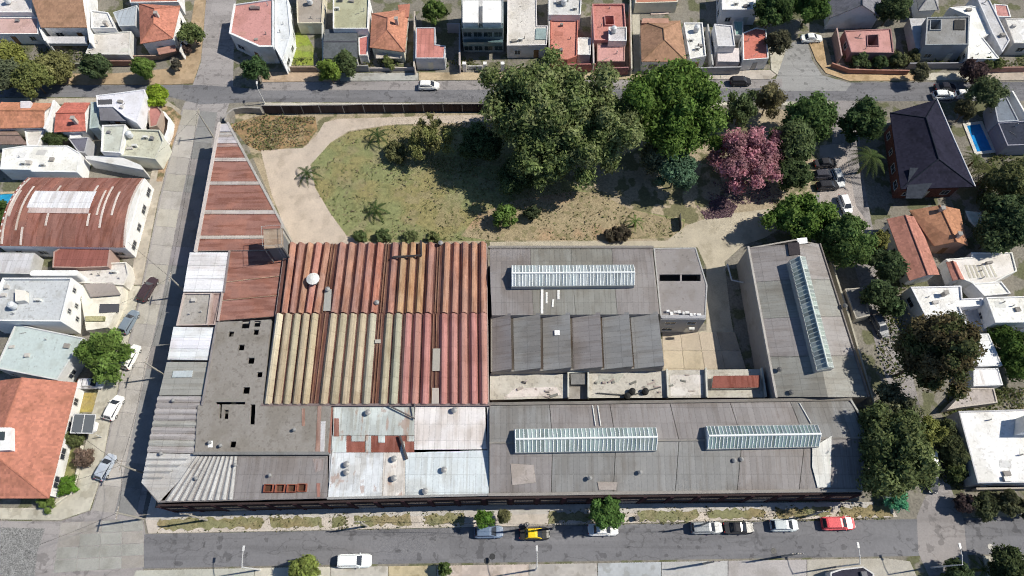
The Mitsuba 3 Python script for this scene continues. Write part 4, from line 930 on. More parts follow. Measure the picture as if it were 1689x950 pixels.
# --- grey hall with skylight and its annex
b = thing('factory_hall', 'grey hall with a long white-barred skylight north of the sawtooth roof', 'factory hall', FAC)
o = [(-3.62,53.15),(22.95,53.15),(23.07,41.44),(-3.17,41.23)]
walls(b, o, 6.4, (0.35, 0.33, 0.31))
rg = [(-3.51,47.75),(22.66,47.75)]
for f in range(4):
    u0, u1 = f / 4 + .001, (f + 1) / 4 - .001
    tt = (1.0, 1.05, .97, 1.02)[f]
    c = tuple(tt * x for x in (0.222, 0.21, 0.207))
    shed_roof(b, [z3(lerp(o[3], o[2], u0), 6.5), z3(lerp(o[3], o[2], u1), 6.5), z3(lerp(*rg, u1), 7.6), z3(lerp(*rg, u0), 7.6)], 'sheet', c, 0, .1, 'roof_slope')
    shed_roof(b, [z3(lerp(o[1], o[0], 1-u1), 6.5), z3(lerp(o[1], o[0], 1-u0), 6.5), z3(lerp(*rg, u0), 7.6), z3(lerp(*rg, u1), 7.6)], 'sheet', c, 0, .1, 'roof_slope')
for e, s in ((0, .2), (1, -.2)):
    n2, s2_ = (o[0], o[3]) if e == 0 else (o[1], o[2])
    put(part(b, 'gable_wall'), hull([z3(n2, 6.3), z3(s2_, 6.3), z3(rg[e], 7.48), (n2[0]+s, n2[1], 6.3), (s2_[0]+s, s2_[1], 6.3), (rg[e][0]+s, rg[e][1], 7.48)]), 'plaster', (0.35, 0.33, 0.31))
glazed_ridge(b, *[(-0.05,49.07),(19.31,49.18),(19.14,45.66),(-0.05,45.45)], 7.35, .95, 36, frame=(0.78, 0.79, 0.79), pane=(0.3, 0.34, 0.36), rng=random.Random(6))
for q in ([(4.56,45.53),(4.94,45.53),(4.86,41.47),(4.49,41.47)], [(5.31,44.90),(5.60,44.90),(5.56,43.12),(5.28,43.12)], [(6.34,43.75),(6.62,43.75),(6.50,42.50),(6.21,42.50)], [(7.14,45.22),(7.52,45.22),(7.48,43.75),(7.10,43.75)]):
    put(part(b, 'white_sheet'), plate([(x, y, 6.6 + 1.1 * (y - o[3][1]) / (rg[0][1] - o[3][1])) for x, y in q], .05), 'metal', (0.75, 0.74, 0.72))
put(part(b, 'coping'), prism(LineString([(-3.72,53.26),(22.96,53.26)]).buffer(.2), 6.1, 6.75), 'concrete', (0.24, 0.22, 0.21))
b = thing('factory_annex', 'grey flat-roofed annex with two long black roof slots facing the slab yard', 'factory annex', FAC)
out = Polygon([(23.36,53.64),(30.38,53.75),(31.45,46.89),(30.44,40.88),(23.39,40.88)]); core = out.buffer(-.2, join_style=2)
for q in ([(23.92,48.84),(27.26,48.84),(27.14,47.65),(23.81,47.65)], [(27.56,48.84),(30.61,48.84),(30.47,47.65),(27.43,47.65)]): core = core.difference(Polygon(q))
core = max(getattr(core, 'geoms', [core]), key=lambda g: g.area)
put(b + '__roof', prism(core, 5.2, 5.5), 'flat_roof', (0.27, 0.265, 0.26))
put(b + '__floor', prism(out.buffer(-.4), 2.4, 2.6), 'concrete', (0.1, 0.1, 0.1))
put(b + '__wall', prism(out.difference(out.buffer(-.2, join_style=2)), 0, 5.6), 'plaster', (0.4, 0.4, 0.42))
openings(b, out, 5.5, random.Random(5), 2)
rng = random.Random(9)
put(b + '__coping', prism(LineString([(23.69,41.26),(30.17,41.26)]).buffer(.3), 5.3, 5.85), 'concrete', (0.36, 0.36, 0.38))
for i in range(9):
    x, y = lerp((24.57,42.23), (29.39,41.71), i / 8)
    put(part(b, 'roof_block'), box(x, y + rng.uniform(-.3, .3), 5.45, rng.uniform(.3, .7), rng.uniform(.3, .6), rng.uniform(.25, .6)), 'plaster', (0.7, 0.7, 0.7))
air_unit(b, *(28.65,40.20), 3.0)

# --- sawtooth hall
b = thing('sawtooth_hall', 'sawtooth hall of six tilted grey roof panels north of the white terrace', 'factory hall', FAC)
top, bot = [(-3.29,41.42),(-0.14,41.52),(4.53,41.58),(9.16,41.63),(13.88,41.68),(18.37,41.73),(22.86,41.83)], [(-3.17,32.36),(0.05,32.46),(4.46,32.56),(9.06,32.65),(13.76,32.75),(18.37,32.85),(23.08,32.94)]
walls(b, [top[0], top[-1], bot[-1], bot[0]], 5.4, (0.33, 0.31, 0.3))
for i in range(6):
    lo, hi = 5.45, 6.75
    e = lambda L, u: lerp(L[i], L[i+1], u)
    sc_ = 1.0 + .04 * ((i * 7) % 3 - 1)
    put(part(b, 'roof_panel'), plate([z3(e(bot, .07), lo), z3(e(bot, .975), hi), z3(e(top, .975), hi), z3(e(top, .07), lo)], .12), 'sheet', tuple(sc_ * x for x in (0.245, 0.24, 0.24)), EW)
    put(part(b, 'gutter'), plate([z3(e(bot, -.03), 5.4), z3(e(bot, .09), 5.4), z3(e(top, .09), 5.4), z3(e(top, -.03), 5.4)], .08), 'rust', (0.09, 0.08, 0.075))
    g = part(b, 'clerestory')
    put(g, hull([z3(e(bot, .965), 5.4), z3(e(top, .965), 5.4), z3(e(bot, .965), hi - .13), z3(e(top, .965), hi - .13), z3(e(bot, .95), 5.4), z3(e(top, .95), 5.4), z3(e(bot, .95), hi - .2), z3(e(top, .95), hi - .2)]), 'metal', (0.33, 0.3, 0.28))
    put(g + '__pane', hull([z3(lerp(e(bot, .965), e(top, .965), t), h_) for t in (.03, .97) for h_ in (5.65, hi - .35)] + [z3(lerp(e(bot, .967), e(top, .967), t), h_) for t in (.03, .97) for h_ in (5.65, hi - .35)]), 'glass', GLASS)
    for w_ in (bot, top):
        put(part(b, 'gable_wall'), hull([z3(e(w_, 0), 5.3), z3(e(w_, .965), 5.3), z3(e(w_, .965), hi - .14)] + [(x, y + (.14 if w_ is bot else -.14), z) for x, y, z in (z3(e(w_, 0), 5.3), z3(e(w_, .965), 5.3), z3(e(w_, .965), hi - .14))]), 'plaster', (0.33, 0.31, 0.3))
put(part(b, 'white_sheet'), box(*(7.00,38.45), 6.0, .8, .8, .25), 'metal', (0.75, 0.75, 0.73))

# --- dirty white roof terrace between the sawtooth hall and the long hall
b = thing('roof_terrace', 'weathered white roof terrace strip with a dark shaft south of the sawtooth hall', 'roof terrace', FAC)
o = Polygon([(-3.40,32.59),(8.53,32.50),(8.40,28.67),(-3.35,28.39)]); o2 = Polygon([(11.63,32.89),(23.88,33.08),(38.40,33.28),(38.35,28.76),(11.43,28.67)])
put(part(b, 'roof'), prism(o, 3.6, 4.0), 'flat_roof', (0.5, 0.47, 0.43)); put(part(b, 'roof'), prism(o2, 3.6, 4.0), 'flat_roof', (0.47, 0.45, 0.42))
put(part(b, 'wall'), prism(Polygon([(-3.41,32.69),(38.41,33.37),(38.33,28.67),(-3.35,28.29)]).buffer(-.25, join_style=2), 0, 3.55), 'plaster', (0.3, 0.28, 0.26))
for q in ([(8.63,32.50),(11.62,32.79)], [(8.63,32.50),(8.49,28.67)], [(11.72,32.89),(11.52,28.67)], [(23.78,32.98),(23.56,28.76)], [(29.78,33.18),(29.44,28.76)], [(38.38,33.18),(38.35,28.76)]):
    put(part(b, 'parapet'), prism(LineString(q).buffer(.12), 3.6, 4.75), 'plaster', (0.56, 0.54, 0.5))
put(part(b, 'shaft_cover'), plate([z3(x, 4.3) for x in [(8.99,32.46),(11.41,32.46),(11.33,30.73),(9.02,30.73)]], .1), 'rust', (0.2, 0.2, 0.2))
put(part(b, 'rusty_roof'), plate([z3(x, h_) for x, h_ in zip([(30.23,29.98),(37.49,30.07),(37.77,31.89),(30.64,31.79)], (4.9, 4.9, 5.2, 5.2))], .1), 'rust', (0.25, 0.1, 0.08), 0)
put(part(b, 'wall'), prism(Polygon([(30.69,31.76),(37.74,31.85),(37.46,30.04),(30.37,29.94)]), 3.5, 4.75), 'plaster', (0.6, 0.57, 0.53))
for x, y in ((18.23,29.59), (20.25,29.59), (17.44,28.84)):
    k = part(b, 'black_tank')
    put(k, tube([(x, y, 3.9), (x, y, 4.7), (x, y, 4.95)], [.5, .5, .15], 12), 'rubber', (0.02, 0.02, 0.02))
put(part(b, 'pipe'), tube([(*(12.93,29.40), 4.2), (*(17.96,29.02), 4.2), (*(22.67,30.35), 4.2)], .1, 5), 'metal', (0.1, 0.1, 0.1))
for q, c in (([(0.51,30.23),(6.81,30.42),(7.51,29.09),(-1.33,28.71)], (0.62, 0.58, 0.55)), ([(24.31,32.35),(29.25,32.35),(29.05,29.09),(24.07,28.99)], (0.62, 0.6, 0.58)), ([(13.39,32.35),(17.32,32.55),(16.30,31.19),(13.04,31.00)], (0.42, 0.4, 0.36))):
    put(part(b, 'roof_patch'), plate([z3(x, 4.035) for x in q], .03), 'flat_roof', c)

rt = random.Random(21)
for k in range(26):
    x, y = rt.choice([(2.36,30.60), (5.12,29.45), (14.44,31.17), (20.04,31.66), (21.78,30.22), (15.74,29.74), (25.48,30.22), (28.45,31.95)])
    x += rt.uniform(-2.2, 2.2); y += rt.uniform(-.7, .7)
    put(part(b, 'debris'), box(x, y, 3.98, rt.uniform(.15, 1.3), rt.uniform(.12, .4), rt.uniform(.06, .3), rt.uniform(-.6, .6)), 'plaster', rt.choice([(.2, .19, .18), (.34, .3, .27), (.12, .11, .11), (.45, .42, .38)]))

# --- eastern hall with its own ridge skylight
b = thing('factory_hall', 'slanted eastern hall with grey roof and mossy ridge skylight', 'factory hall', FAC)
o = [(38.63,53.26),(46.65,54.85),(50.47,53.94),(52.82,28.11),(39.09,28.11)]
walls(b, o, 6.4, (0.34, 0.32, 0.31))
ra_, rb = (45.83,53.17), (46.14,27.71)
we = [(38.63,53.26), (39.09,28.11)]; ee = [(50.47,53.94), (52.82,28.11)]
ah = math.atan2(rb[1] - ra_[1], rb[0] - ra_[0]) + math.pi / 2
ah2 = ah + EW
for i in range(4):
    u0, u1 = i / 4 + .001, (i + 1) / 4 - .001
    tt = (1.02, .98, 1.03, .97)[i]
    c = tuple(tt * x for x in (0.235, 0.226, 0.222))
    shed_roof(b, [z3(lerp(*we, u1), 6.5), z3(lerp(ra_, rb, u1), 7.9), z3(lerp(ra_, rb, u0), 7.9), z3(lerp(*we, u0), 6.5)], 'sheet', c, ah2, .1, 'roof_slope')
    shed_roof(b, [z3(lerp(ra_, rb, u1), 7.9), z3(lerp(*ee, u1), 6.5), z3(lerp(*ee, u0), 6.5), z3(lerp(ra_, rb, u0), 7.9)], 'sheet', c, ah2, .1, 'roof_slope')
for e_, s in ((0, -.2), (1, .2)):
    put(part(b, 'gable_wall'), hull([z3(we[e_], 6.3), z3(ee[e_], 6.3), z3((ra_, rb)[e_], 7.78), (we[e_][0], we[e_][1]+s, 6.3), (ee[e_][0], ee[e_][1]+s, 6.3), ((ra_, rb)[e_][0], (ra_, rb)[e_][1]+s, 7.78)]), 'plaster', (0.3, 0.28, 0.27))
sk = [(43.96,49.57),(46.47,50.22),(47.35,31.91),(44.85,31.45)]
glazed_ridge(b, sk[3], sk[0], sk[1], sk[2], 7.3, .9, 26, frame=(0.5, 0.54, 0.53), pane=(0.24, 0.28, 0.27), rng=random.Random(12), kerb=1.6)
put(part(b, 'roof_hatch'), plate([z3(x, 7.98) for x in [(44.57,53.29),(46.45,53.40),(46.26,51.18),(44.49,51.07)]], .25), 'rubber', (0.03, 0.025, 0.03))
put(part(b, 'white_sheet'), plate([z3(x, 7.75) for x in [(46.30,54.29),(47.99,54.41),(47.91,53.40),(46.39,53.17)]], .08), 'metal', (0.72, 0.72, 0.7))
put(part(b, 'gutter'), tube([z3(ee[0], 6.6), z3(ee[1], 6.6)], .18, 6), 'metal', (0.16, 0.13, 0.12))
put(part(b, 'coping'), prism(LineString(we).buffer(.16), 6.2, 6.72), 'concrete', (0.4, 0.38, 0.37))
for x, y in ((40.04,32.17), (41.18,28.64), (46.97,45.95), (51.98,42.56)): vent(b, x, y, 6.8, (0.1, 0.1, 0.1), .3, .4)
put(b + '__pipe', tube([(*(36.37,52.34), .0), (*(36.37,52.34), 2.2), (*(36.68,49.39), 2.2), (*(38.54,48.94), 2.2)], .14, 6), 'metal', (0.45, 0.47, 0.5))

# ================================================================ THE HOUSES
TERRA, TERRA2, BROWN = (0.46, 0.2, 0.14), (0.48, 0.225, 0.16), (0.34, 0.205, 0.14)
REDR, PINKR = (0.5, 0.17, 0.13), (0.52, 0.27, 0.25)
LAV = (0.68, 0.69, 0.74)

# --- north row, from the west
flat_house('house', 'low house front with pale pink flat roof at the top left corner', [(-111.13,108.29),(-96.01,108.29),(-94.67,103.70),(-109.57,103.70)], 2.72, WHITE, (0.52, 0.37, 0.34), .25)
flat_house('house', 'white house behind the pale pink flat roof at the top left corner', [(-113.28,116.97),(-99.25,116.97),(-96.72,108.46),(-110.39,108.46)], 3.81, WHITE, (0.62, 0.61, 0.6), .5, tanks=[(-102.43,111.41)])
b = pitched_house('house', 'brown tiled house with deep shaded veranda and grey balcony, top left', [(-100.91,120.86),(-88.88,120.86),(-84.54,104.36),(-93.70,104.36)], 3.81, 'ew', 2.1, WHITE, BROWN)
put(part(b, 'balcony'), join(prism([(-93.77,103.74),(-85.37,103.74),(-84.91,101.96),(-93.14,101.96)], 1.9, 2.04), prism(LineString([(-92.77,101.43),(-84.46,101.43)]).buffer(.08), 1.9, 2.58)), 'plaster', (0.5, 0.5, 0.52))
put(part(b, 'side_wall'), prism(LineString([(-87.50,115.70),(-84.85,105.60),(-82.95,100.62)]).buffer(.18), 0, 3.67), 'plaster', WHITE)
put(part(b, 'side_wall'), prism(LineString([(-95.35,107.90),(-94.05,104.30),(-92.25,101.41)]).buffer(.18), 0, 3.4), 'plaster', WHITE)
flat_house('house', 'white flat-roofed block between the brown tiled house and the red hipped house', [(-85.40,109.56),(-81.67,108.90),(-79.15,104.62),(-83.99,104.62)], 3.4, WHITE, (0.7, 0.7, 0.7), .3, chims=[(-81.01,105.27)])
flat_house('carport', 'off-white flat carport roof with low parapet beside the red hipped house', [(-83.98,104.11),(-76.63,104.93),(-75.52,98.69),(-84.29,98.84)], 2.31, (0.62, 0.62, 0.6), (0.62, 0.61, 0.57), .15, 'carport', wins=False)
flat_house('house', 'small house with blue grey sheet roof beside the white block, top left', [(-81.02,109.34),(-76.57,111.36),(-75.62,105.70),(-78.86,105.53)], 2.99, (0.5, 0.52, 0.54), (0.36, 0.42, 0.46), .15, rm='sheet', wins=False)
b = pitched_house('house', 'terracotta hipped house with white walls on the top left street corner', [(-75.66,110.80),(-67.16,110.12),(-66.82,101.48),(-72.94,100.05)], 3.81, 'hip_ns', 1.7, WHITE, TERRA, chims=[(-70.07,105.80)])
put(part(b, 'side_wall'), prism(LineString([(-67.74,109.73),(-66.20,106.40),(-65.67,99.63)]).buffer(.15), 0, 2.31), 'plaster', WHITE)
put(part(b, 'porch_roof'), plate([z3(x, 2.04) for x in [(-70.67,100.53),(-67.26,101.48),(-66.68,99.89),(-69.84,98.95)]], .15), 'tile', (0.44, 0.24, 0.19))
put(part(b, 'garden_wall'), prism(LineString([(-76.15,99.61),(-70.47,99.61),(-67.23,101.52)]).buffer(.12), 0, 1.09), 'brick', (0.32, 0.24, 0.2))
flat_house('house', 'house with red tile strip roof cut by the top edge, left of the street corner', [(-79.74,118.32),(-69.66,118.32),(-68.05,111.75),(-77.90,111.58)], 3.4, WHITE, TERRA, .1, rm='tile', wins=False)

b = flat_house('corner_house', 'blue walled corner house with pinkish red flat roof and white parapet', [(-55.95,109.88),(-48.37,111.39),(-46.47,98.60),(-49.18,98.60),(-55.59,102.22)], 4.49, (0.6, 0.62, 0.65), (0.52, 0.27, 0.25), .3)  # walls are white; the bluish grey puts their shade into the colour
put(part(b, 'parapet'), prism(LineString([(-46.45,98.66),(-49.04,98.66),(-55.41,102.12),(-55.77,109.78)]).buffer(.2), 4.45, 4.62), 'plaster', WHITE)
put(part(b, 'roof_hatch'), box(*(-51.60,108.91), 4.1, 1.8, .7, .5), 'plaster', (0.2, 0.15, 0.16))
flat_house('house', 'tall narrow white house wedge right of the blue walled corner house', [(-48.43,112.74),(-45.83,112.74),(-43.71,102.66),(-44.39,95.62),(-46.44,99.18)], 3.74, (0.76, 0.79, 0.82), (0.66, 0.69, 0.72), .2)  # the neighbour is white walled, its blue is shade in the colour
flat_house('house', 'house with brownish grey terrace and cream rear wall above the bright lawn', [(-44.95,117.19),(-39.02,117.19),(-38.27,106.49),(-43.27,106.49)], 2.86, (0.62, 0.58, 0.46), (0.36, 0.32, 0.29), .3, tanks=[(-41.31,111.99)])
flat_house('house', 'house with pale olive flat roof behind the dark slate roof', [(-36.45,112.53),(-29.05,112.53),(-28.52,103.76),(-35.48,103.76)], 4.08, WHITE, (0.42, 0.42, 0.3), .35, airs=[(-35.22,109.16)])
b = pitched_house('house', 'house with plain dark slate grey roof beside the bright lawn', [(-37.47,104.85),(-30.91,104.85),(-30.18,97.22),(-36.94,97.22)], 2.86, 'ew', .5, (0.6, 0.6, 0.58), (0.11, 0.115, 0.135), rm='tile')
flat_house('house', 'little lean-to with red flat roof squeezed between slate and terracotta roofs', [(-30.74,103.14),(-28.74,103.79),(-28.51,98.53),(-30.18,98.53)], 2.31, WHITE, (0.5, 0.2, 0.18), .15, wins=False)
b = pitched_house('house', 'terracotta hipped house facing the top street with small red rear extension', [(-28.38,108.71),(-20.99,110.05),(-20.95,98.40),(-27.95,99.65)], 3.26, 'hip_ns', 1.6, CREAM, TERRA2, ins=.35, chims=[(-22.83,104.89)])
put(part(b, 'extension_roof'), plate([z3(x, 3.54) for x in [(-23.21,110.75),(-20.77,111.09),(-20.78,107.42),(-22.49,107.42)]], .2), 'tile', TERRA)
put(part(b, 'porch'), prism([(-26.98,99.40),(-21.93,99.40),(-21.85,98.14),(-26.88,98.14)], 1.77, 1.9), 'plaster', (0.5, 0.46, 0.4))
put(part(b, 'garden_wall'), prism(LineString([(-28.15,96.65),(-19.27,96.81)]).buffer(.12), 0, 0.82), 'plaster', (0.45, 0.42, 0.38))
b = flat_house('house', 'small house with red roof, blue grey front and two small windows', [(-19.23,105.06),(-15.35,105.06),(-15.13,100.57),(-13.09,100.25),(-13.19,96.97),(-18.87,96.97)], 3.13, (0.5, 0.53, 0.57), (0.53, 0.22, 0.2), .12, rm='sheet')
b = flat_house('modern_house', 'modern white house with two white roof cubes and dark glazed balconies', [(-10.01,110.91),(-1.74,110.91),(-1.69,101.55),(-9.72,101.55)], 7.6, (0.3, 0.32, 0.34), (0.5, 0.5, 0.5), .3, wins=False)
for q in ([(-9.57,106.36),(-6.52,106.36),(-6.40,100.66),(-9.39,100.66)], [(-5.69,106.36),(-2.05,106.36),(-2.02,100.66),(-5.59,100.66)]): put(part(b, 'roof_cube'), prism(q, 7.2, 8.6), 'plaster', (0.8, 0.8, 0.8))
fr = [(-9.72,101.55), (-1.69,101.55)]
for fl in range(2):
    z0 = .5 + 3.6 * fl
    for s in range(4):
        L_ = math.dist(*fr); opening(b, fr[0], fr[1], L_ * (s + .06) / 4, L_ * (s + .94) / 4, z0, z0 + 2.5, 'window', (0.3, 0.32, 0.33), (0.03, 0.05, 0.055))
    y = fr[0][1]
    put(part(b, 'balcony'), join(box((fr[0][0]+fr[1][0])/2, y - .8, z0 + 2.75, L_ - .2, 1.6, .2), box((fr[0][0]+fr[1][0])/2, y - 1.55, z0 + 2.95, L_ - .2, .06, .8)), 'glass', (0.1, 0.16, 0.17))
for x in ((-9.38,96.64), (-5.32,96.64), (-1.85,96.64)): put(part(b, 'gate_post'), box(*x, 0, .7, .7, 2.2), 'plaster', WHITE)
put(part(b, 'front_wall'), prism(LineString([(-8.72,97.09),(-5.95,97.09)]).buffer(.1), 0, 0.95), 'plaster', (0.55, 0.55, 0.55))
b = flat_house('house', 'wide house with stepped pale grey flat roof right of the modern white house', [(-0.94,115.70),(5.07,115.70),(5.03,105.27),(7.21,105.27),(6.86,100.14),(-1.01,99.99)], 3.4, (0.62, 0.61, 0.6), (0.6, 0.58, 0.56), .2, airs=[(1.62,101.41)])
put(part(b, 'skylight'), prism([(4.77,104.55),(6.83,104.55),(6.65,101.66),(4.61,101.66)], 3.2, 3.4), 'wired', (0.26, 0.32, 0.32))
b = flat_house('house', 'house with coral red roof terrace and dark rear recess behind the olive tree', [(7.79,107.96),(13.44,107.96),(12.79,97.98),(10.86,97.05),(7.54,97.20)], 2.72, (0.5, 0.2, 0.16), (0.55, 0.24, 0.19), .35)
flat_house('house', 'pale grey house behind the coral red roof terrace', [(7.52,114.92),(14.35,114.92),(13.79,107.51),(7.35,107.51)], 4.08, WHITE, (0.58, 0.58, 0.58), .3, airs=[(12.64,109.16)], tanks=[(10.48,110.50)])
flat_house('annex', 'small white flat-roofed annex beside the coral red roof terrace', [(13.16,103.14),(15.82,103.14),(15.49,98.69),(12.98,98.69)], 2.31, WHITE, (0.68, 0.66, 0.64), .15, 'annex', wins=False)
flat_house('house', 'house with red roof terraces and a green strip behind the pink roof', [(16.35,111.25),(22.89,111.25),(22.69,101.41),(16.22,101.41)], 3.4, (0.55, 0.28, 0.25), (0.5, 0.22, 0.2), .4, hole=[(18.75,107.90),(20.46,107.90),(20.44,105.60),(18.74,105.60)])
flat_house('house', 'white rooftop room between red terraces and pink speckled roof', [(19.18,104.24),(22.79,104.24),(22.53,100.57),(18.96,100.57)], 4.08, WHITE, (0.55, 0.53, 0.54), .25, wins=False, tanks=[(20.06,102.96)])
flat_house('house', 'house front with pink speckled flat roof facing the top street', [(16.91,101.27),(22.44,101.27),(22.12,96.71),(16.67,96.71)], 2.58, (0.4, 0.25, 0.22), (0.55, 0.31, 0.3), .15)
b = pitched_house('house', 'large brown tiled house beside a narrow pale driveway', [(25.77,106.73),(33.81,106.73),(33.98,95.92),(25.16,96.07)], 3.26, 'hip_ns', 1.7, WHITE, BROWN, ins=.36)
put(part(b, 'roof_terrace'), plate([z3(x, 3.88) for x in [(26.15,106.73),(31.37,106.73),(31.24,105.43),(25.80,105.43)]], .3), 'tile', (0.5, 0.3, 0.22))
flat_house('house', 'house with orange tile roof cut by the top edge above the brown tiled house', [(25.76,118.23),(34.62,118.23),(34.03,112.50),(25.30,112.16)], 2.72, CREAM, TERRA2, .1, rm='tile', wins=False)
flat_house('house', 'narrow white roof with rooftop clutter right of the brown tiled house', [(34.44,106.09),(38.21,106.09),(37.88,97.33),(34.61,96.56)], 3.4, WHITE, (0.68, 0.67, 0.66), .3, airs=[(35.38,101.41), (36.33,99.20)], tanks=[(36.63,103.97)])
b = flat_house('house', 'house with bluish white upper roof and pale low front beside dark patio', [(40.20,105.05),(43.75,104.57),(43.61,99.16),(40.18,99.16)], 4.08, (0.66, 0.66, 0.68), (0.62, 0.63, 0.65), .2)
put(part(b, 'front_roof'), prism([(40.84,100.58),(45.03,100.42),(44.64,96.81),(40.38,96.97)], 0, 2.31), 'plaster', (0.62, 0.58, 0.58))
flat_house('annex', 'small sea green sheet roof between the bluish white roof and red roof', [(44.88,107.86),(46.98,107.86),(46.41,103.92),(44.83,103.92)], 2.18, (0.5, 0.5, 0.5), (0.2, 0.33, 0.3), .1, 'annex', rm='sheet', wins=False)
flat_house('house', 'house with bright red flat roof near the curved sandy corner', [(46.02,103.75),(48.90,105.21),(50.89,104.72),(50.16,97.10),(45.12,96.64)], 2.99, WHITE, (0.54, 0.19, 0.16), .2)
flat_house('house', 'white roofed house cut by the top edge with bluish shaded front', [(43.04,115.79),(50.52,115.79),(49.73,109.00),(42.26,108.83)], 4.08, (0.72, 0.72, 0.73), (0.76, 0.76, 0.75), .3, airs=[(45.30,110.50), (47.95,110.17)])
b = pitched_house('gable_house', 'tall house with pale blue grey gable front behind the pink patio house', [(66.36,121.15),(77.81,121.15),(74.37,107.72),(63.91,107.39)], 3.26, 'ns', 3.2, (0.62, 0.62, 0.63), (0.2, 0.2, 0.23), wins=False)
flat_house('house', 'house with pink flat roof and square dark patio hole', [(66.64,104.67),(76.11,105.16),(75.21,98.76),(66.77,98.92)], 2.72, (0.32, 0.2, 0.19), (0.53, 0.29, 0.28), .2, hole=[(70.98,103.37),(73.07,103.54),(72.54,100.65),(70.50,100.65)])
b = flat_house('modern_house', 'grey concrete modern house with dark roof openings and open grey front', [(82.64,106.42),(91.14,106.58),(88.94,99.22),(80.40,99.07)], 4.49, (0.33, 0.34, 0.37), (0.27, 0.27, 0.27), .3, hole=[(83.32,105.76),(85.25,105.76),(84.56,103.18),(82.53,103.18)])
put(part(b, 'roof_opening'), prism([(88.02,105.76),(90.06,105.76),(89.34,103.18),(87.19,103.18)], 4.22, 4.39), 'rubber', (0.03, 0.03, 0.03))
put(part(b, 'deck'), prism([(80.72,108.32),(84.04,108.32),(81.44,99.56),(80.01,99.56)], 0, 2.38), 'plaster', (0.5, 0.5, 0.52))
b = flat_house('house', 'bright white L-shaped roof beside the grey concrete modern house', [(89.25,110.82),(93.84,111.33),(96.00,110.65),(95.55,103.72),(93.77,102.59),(95.48,97.07),(89.08,97.07),(92.79,108.47)], 2.86, (0.75, 0.75, 0.75), (0.79, 0.79, 0.78), .15)
flat_house('house', 'house with slanting pale blue grey roof between two white roofs, top right', [(95.11,114.31),(97.55,113.29),(98.36,101.41),(95.97,98.26),(95.46,103.33)], 3.4, (0.66, 0.66, 0.67), (0.55, 0.56, 0.58), .2, wins=False)
flat_house('house', 'white roofed house with dark eaves at the top right edge', [(99.32,107.39),(114.39,107.88),(111.83,100.60),(99.09,100.76)], 3.26, (0.55, 0.52, 0.5), (0.75, 0.74, 0.73), .2)
flat_house('house', 'small house with pink red roof at the top right edge', [(98.44,111.54),(101.06,111.20),(100.77,107.86),(97.88,108.02)], 3.13, WHITE, PINKR, .15, wins=False)
pitched_house('house', 'grey pyramid roof cut by the top edge right of the gable front', [(83.63,115.77),(88.50,116.12),(86.96,110.30),(82.80,109.96)], 2.72, 'hip_ew', 1.5, WHITE, (0.33, 0.32, 0.33), ins=.45, wins=False)

# --- west block
b = pitched_house('house', 'orange tiled gable house with white party wall on the left edge', [(-96.25,86.20),(-86.35,85.91),(-86.53,80.26),(-96.30,79.98)], 3.13, 'ew', 1.3, WHITE, (0.52, 0.24, 0.15))
put(part(b, 'party_wall'), prism(LineString([(-85.85,85.86),(-85.64,82.72),(-85.77,79.66)]).buffer(.25), 0, 3.81), 'plaster', WHITE)
put(part(b, 'roof_terrace'), prism([(-91.93,85.68),(-90.01,85.68),(-89.46,83.83),(-91.37,83.83)], 3.06, 4.01), 'plaster', (0.6, 0.58, 0.6))
flat_house('annex', 'white rear annex below the orange tiled gable house', [(-90.72,80.48),(-86.96,80.34),(-87.14,76.76),(-89.15,76.76)], 2.31, WHITE, (0.68, 0.66, 0.62), .2, 'annex', wins=False)
pitched_house('shed', 'small brown tiled shed roof on the left edge above the white roof', [(-98.60,80.17),(-92.06,80.17),(-89.12,77.13),(-97.60,77.13)], 2.18, 'ew', .7, CREAM, (0.27, 0.2, 0.17), cat='shed', wins=False)
pitched_house('house', 'house with bright red tiled roof right of the white party wall', [(-84.33,86.06),(-79.54,86.06),(-78.58,79.43),(-84.32,79.15)], 3.13, 'ew', 1.1, WHITE, REDR, chims=[(-80.27,80.88)])
flat_house('annex', 'tiny white flat roof tucked under the bright red tiled roof', [(-82.21,80.45),(-80.33,80.58),(-79.85,78.37),(-81.83,78.23)], 2.18, WHITE, (0.78, 0.78, 0.77), .1, 'annex', wins=False)
flat_house('annex', 'grey teal sheet roof strip between red tiled roof and white modern house', [(-79.13,85.97),(-77.54,85.97),(-76.25,80.04),(-77.85,79.77)], 3.4, (0.42, 0.48, 0.48), (0.33, 0.4, 0.4), .15, 'annex', rm='sheet', wins=False)
b = flat_house('modern_house', 'white angular modern house with dark grey triangular roof at the upper crossing', [(-77.58,86.39),(-73.01,87.11),(-68.87,87.84),(-68.41,86.83),(-68.40,79.93),(-71.08,81.45),(-73.75,83.69),(-76.66,83.69)], 4.76, (0.75, 0.75, 0.78), LAV, .15)
put(part(b, 'slate_roof'), plate([z3(x, h_) for x, h_ in zip([(-75.77,81.09),(-70.73,80.95),(-73.94,84.03),(-76.49,83.89)], (4.08, 4.08, 4.62, 4.62))], .2), 'flat_roof', (0.2, 0.2, 0.22))
put(part(b, 'roof_slot'), prism([(-77.10,85.39),(-74.43,85.54),(-74.15,84.40),(-76.81,84.26)], 4.49, 4.69), 'rubber', (0.08, 0.08, 0.09))
flat_house('house', 'pale grey green flat roof with white rim below the triangular roof', [(-75.21,80.06),(-70.91,80.20),(-70.37,73.84),(-73.92,74.11)], 4.08, WHITE, (0.53, 0.54, 0.49), .3)
flat_house('corner_room', 'rust red round-cornered terrace beside the yellow green corner tree', [(-68.80,85.37),(-67.24,86.09),(-65.72,84.36),(-66.03,81.11),(-67.40,80.69)], 2.58, (0.4, 0.33, 0.28), (0.42, 0.2, 0.18), .3, 'house')
b = thing('garden_wall', 'white curved garden wall on the street side of the upper crossing', 'wall')
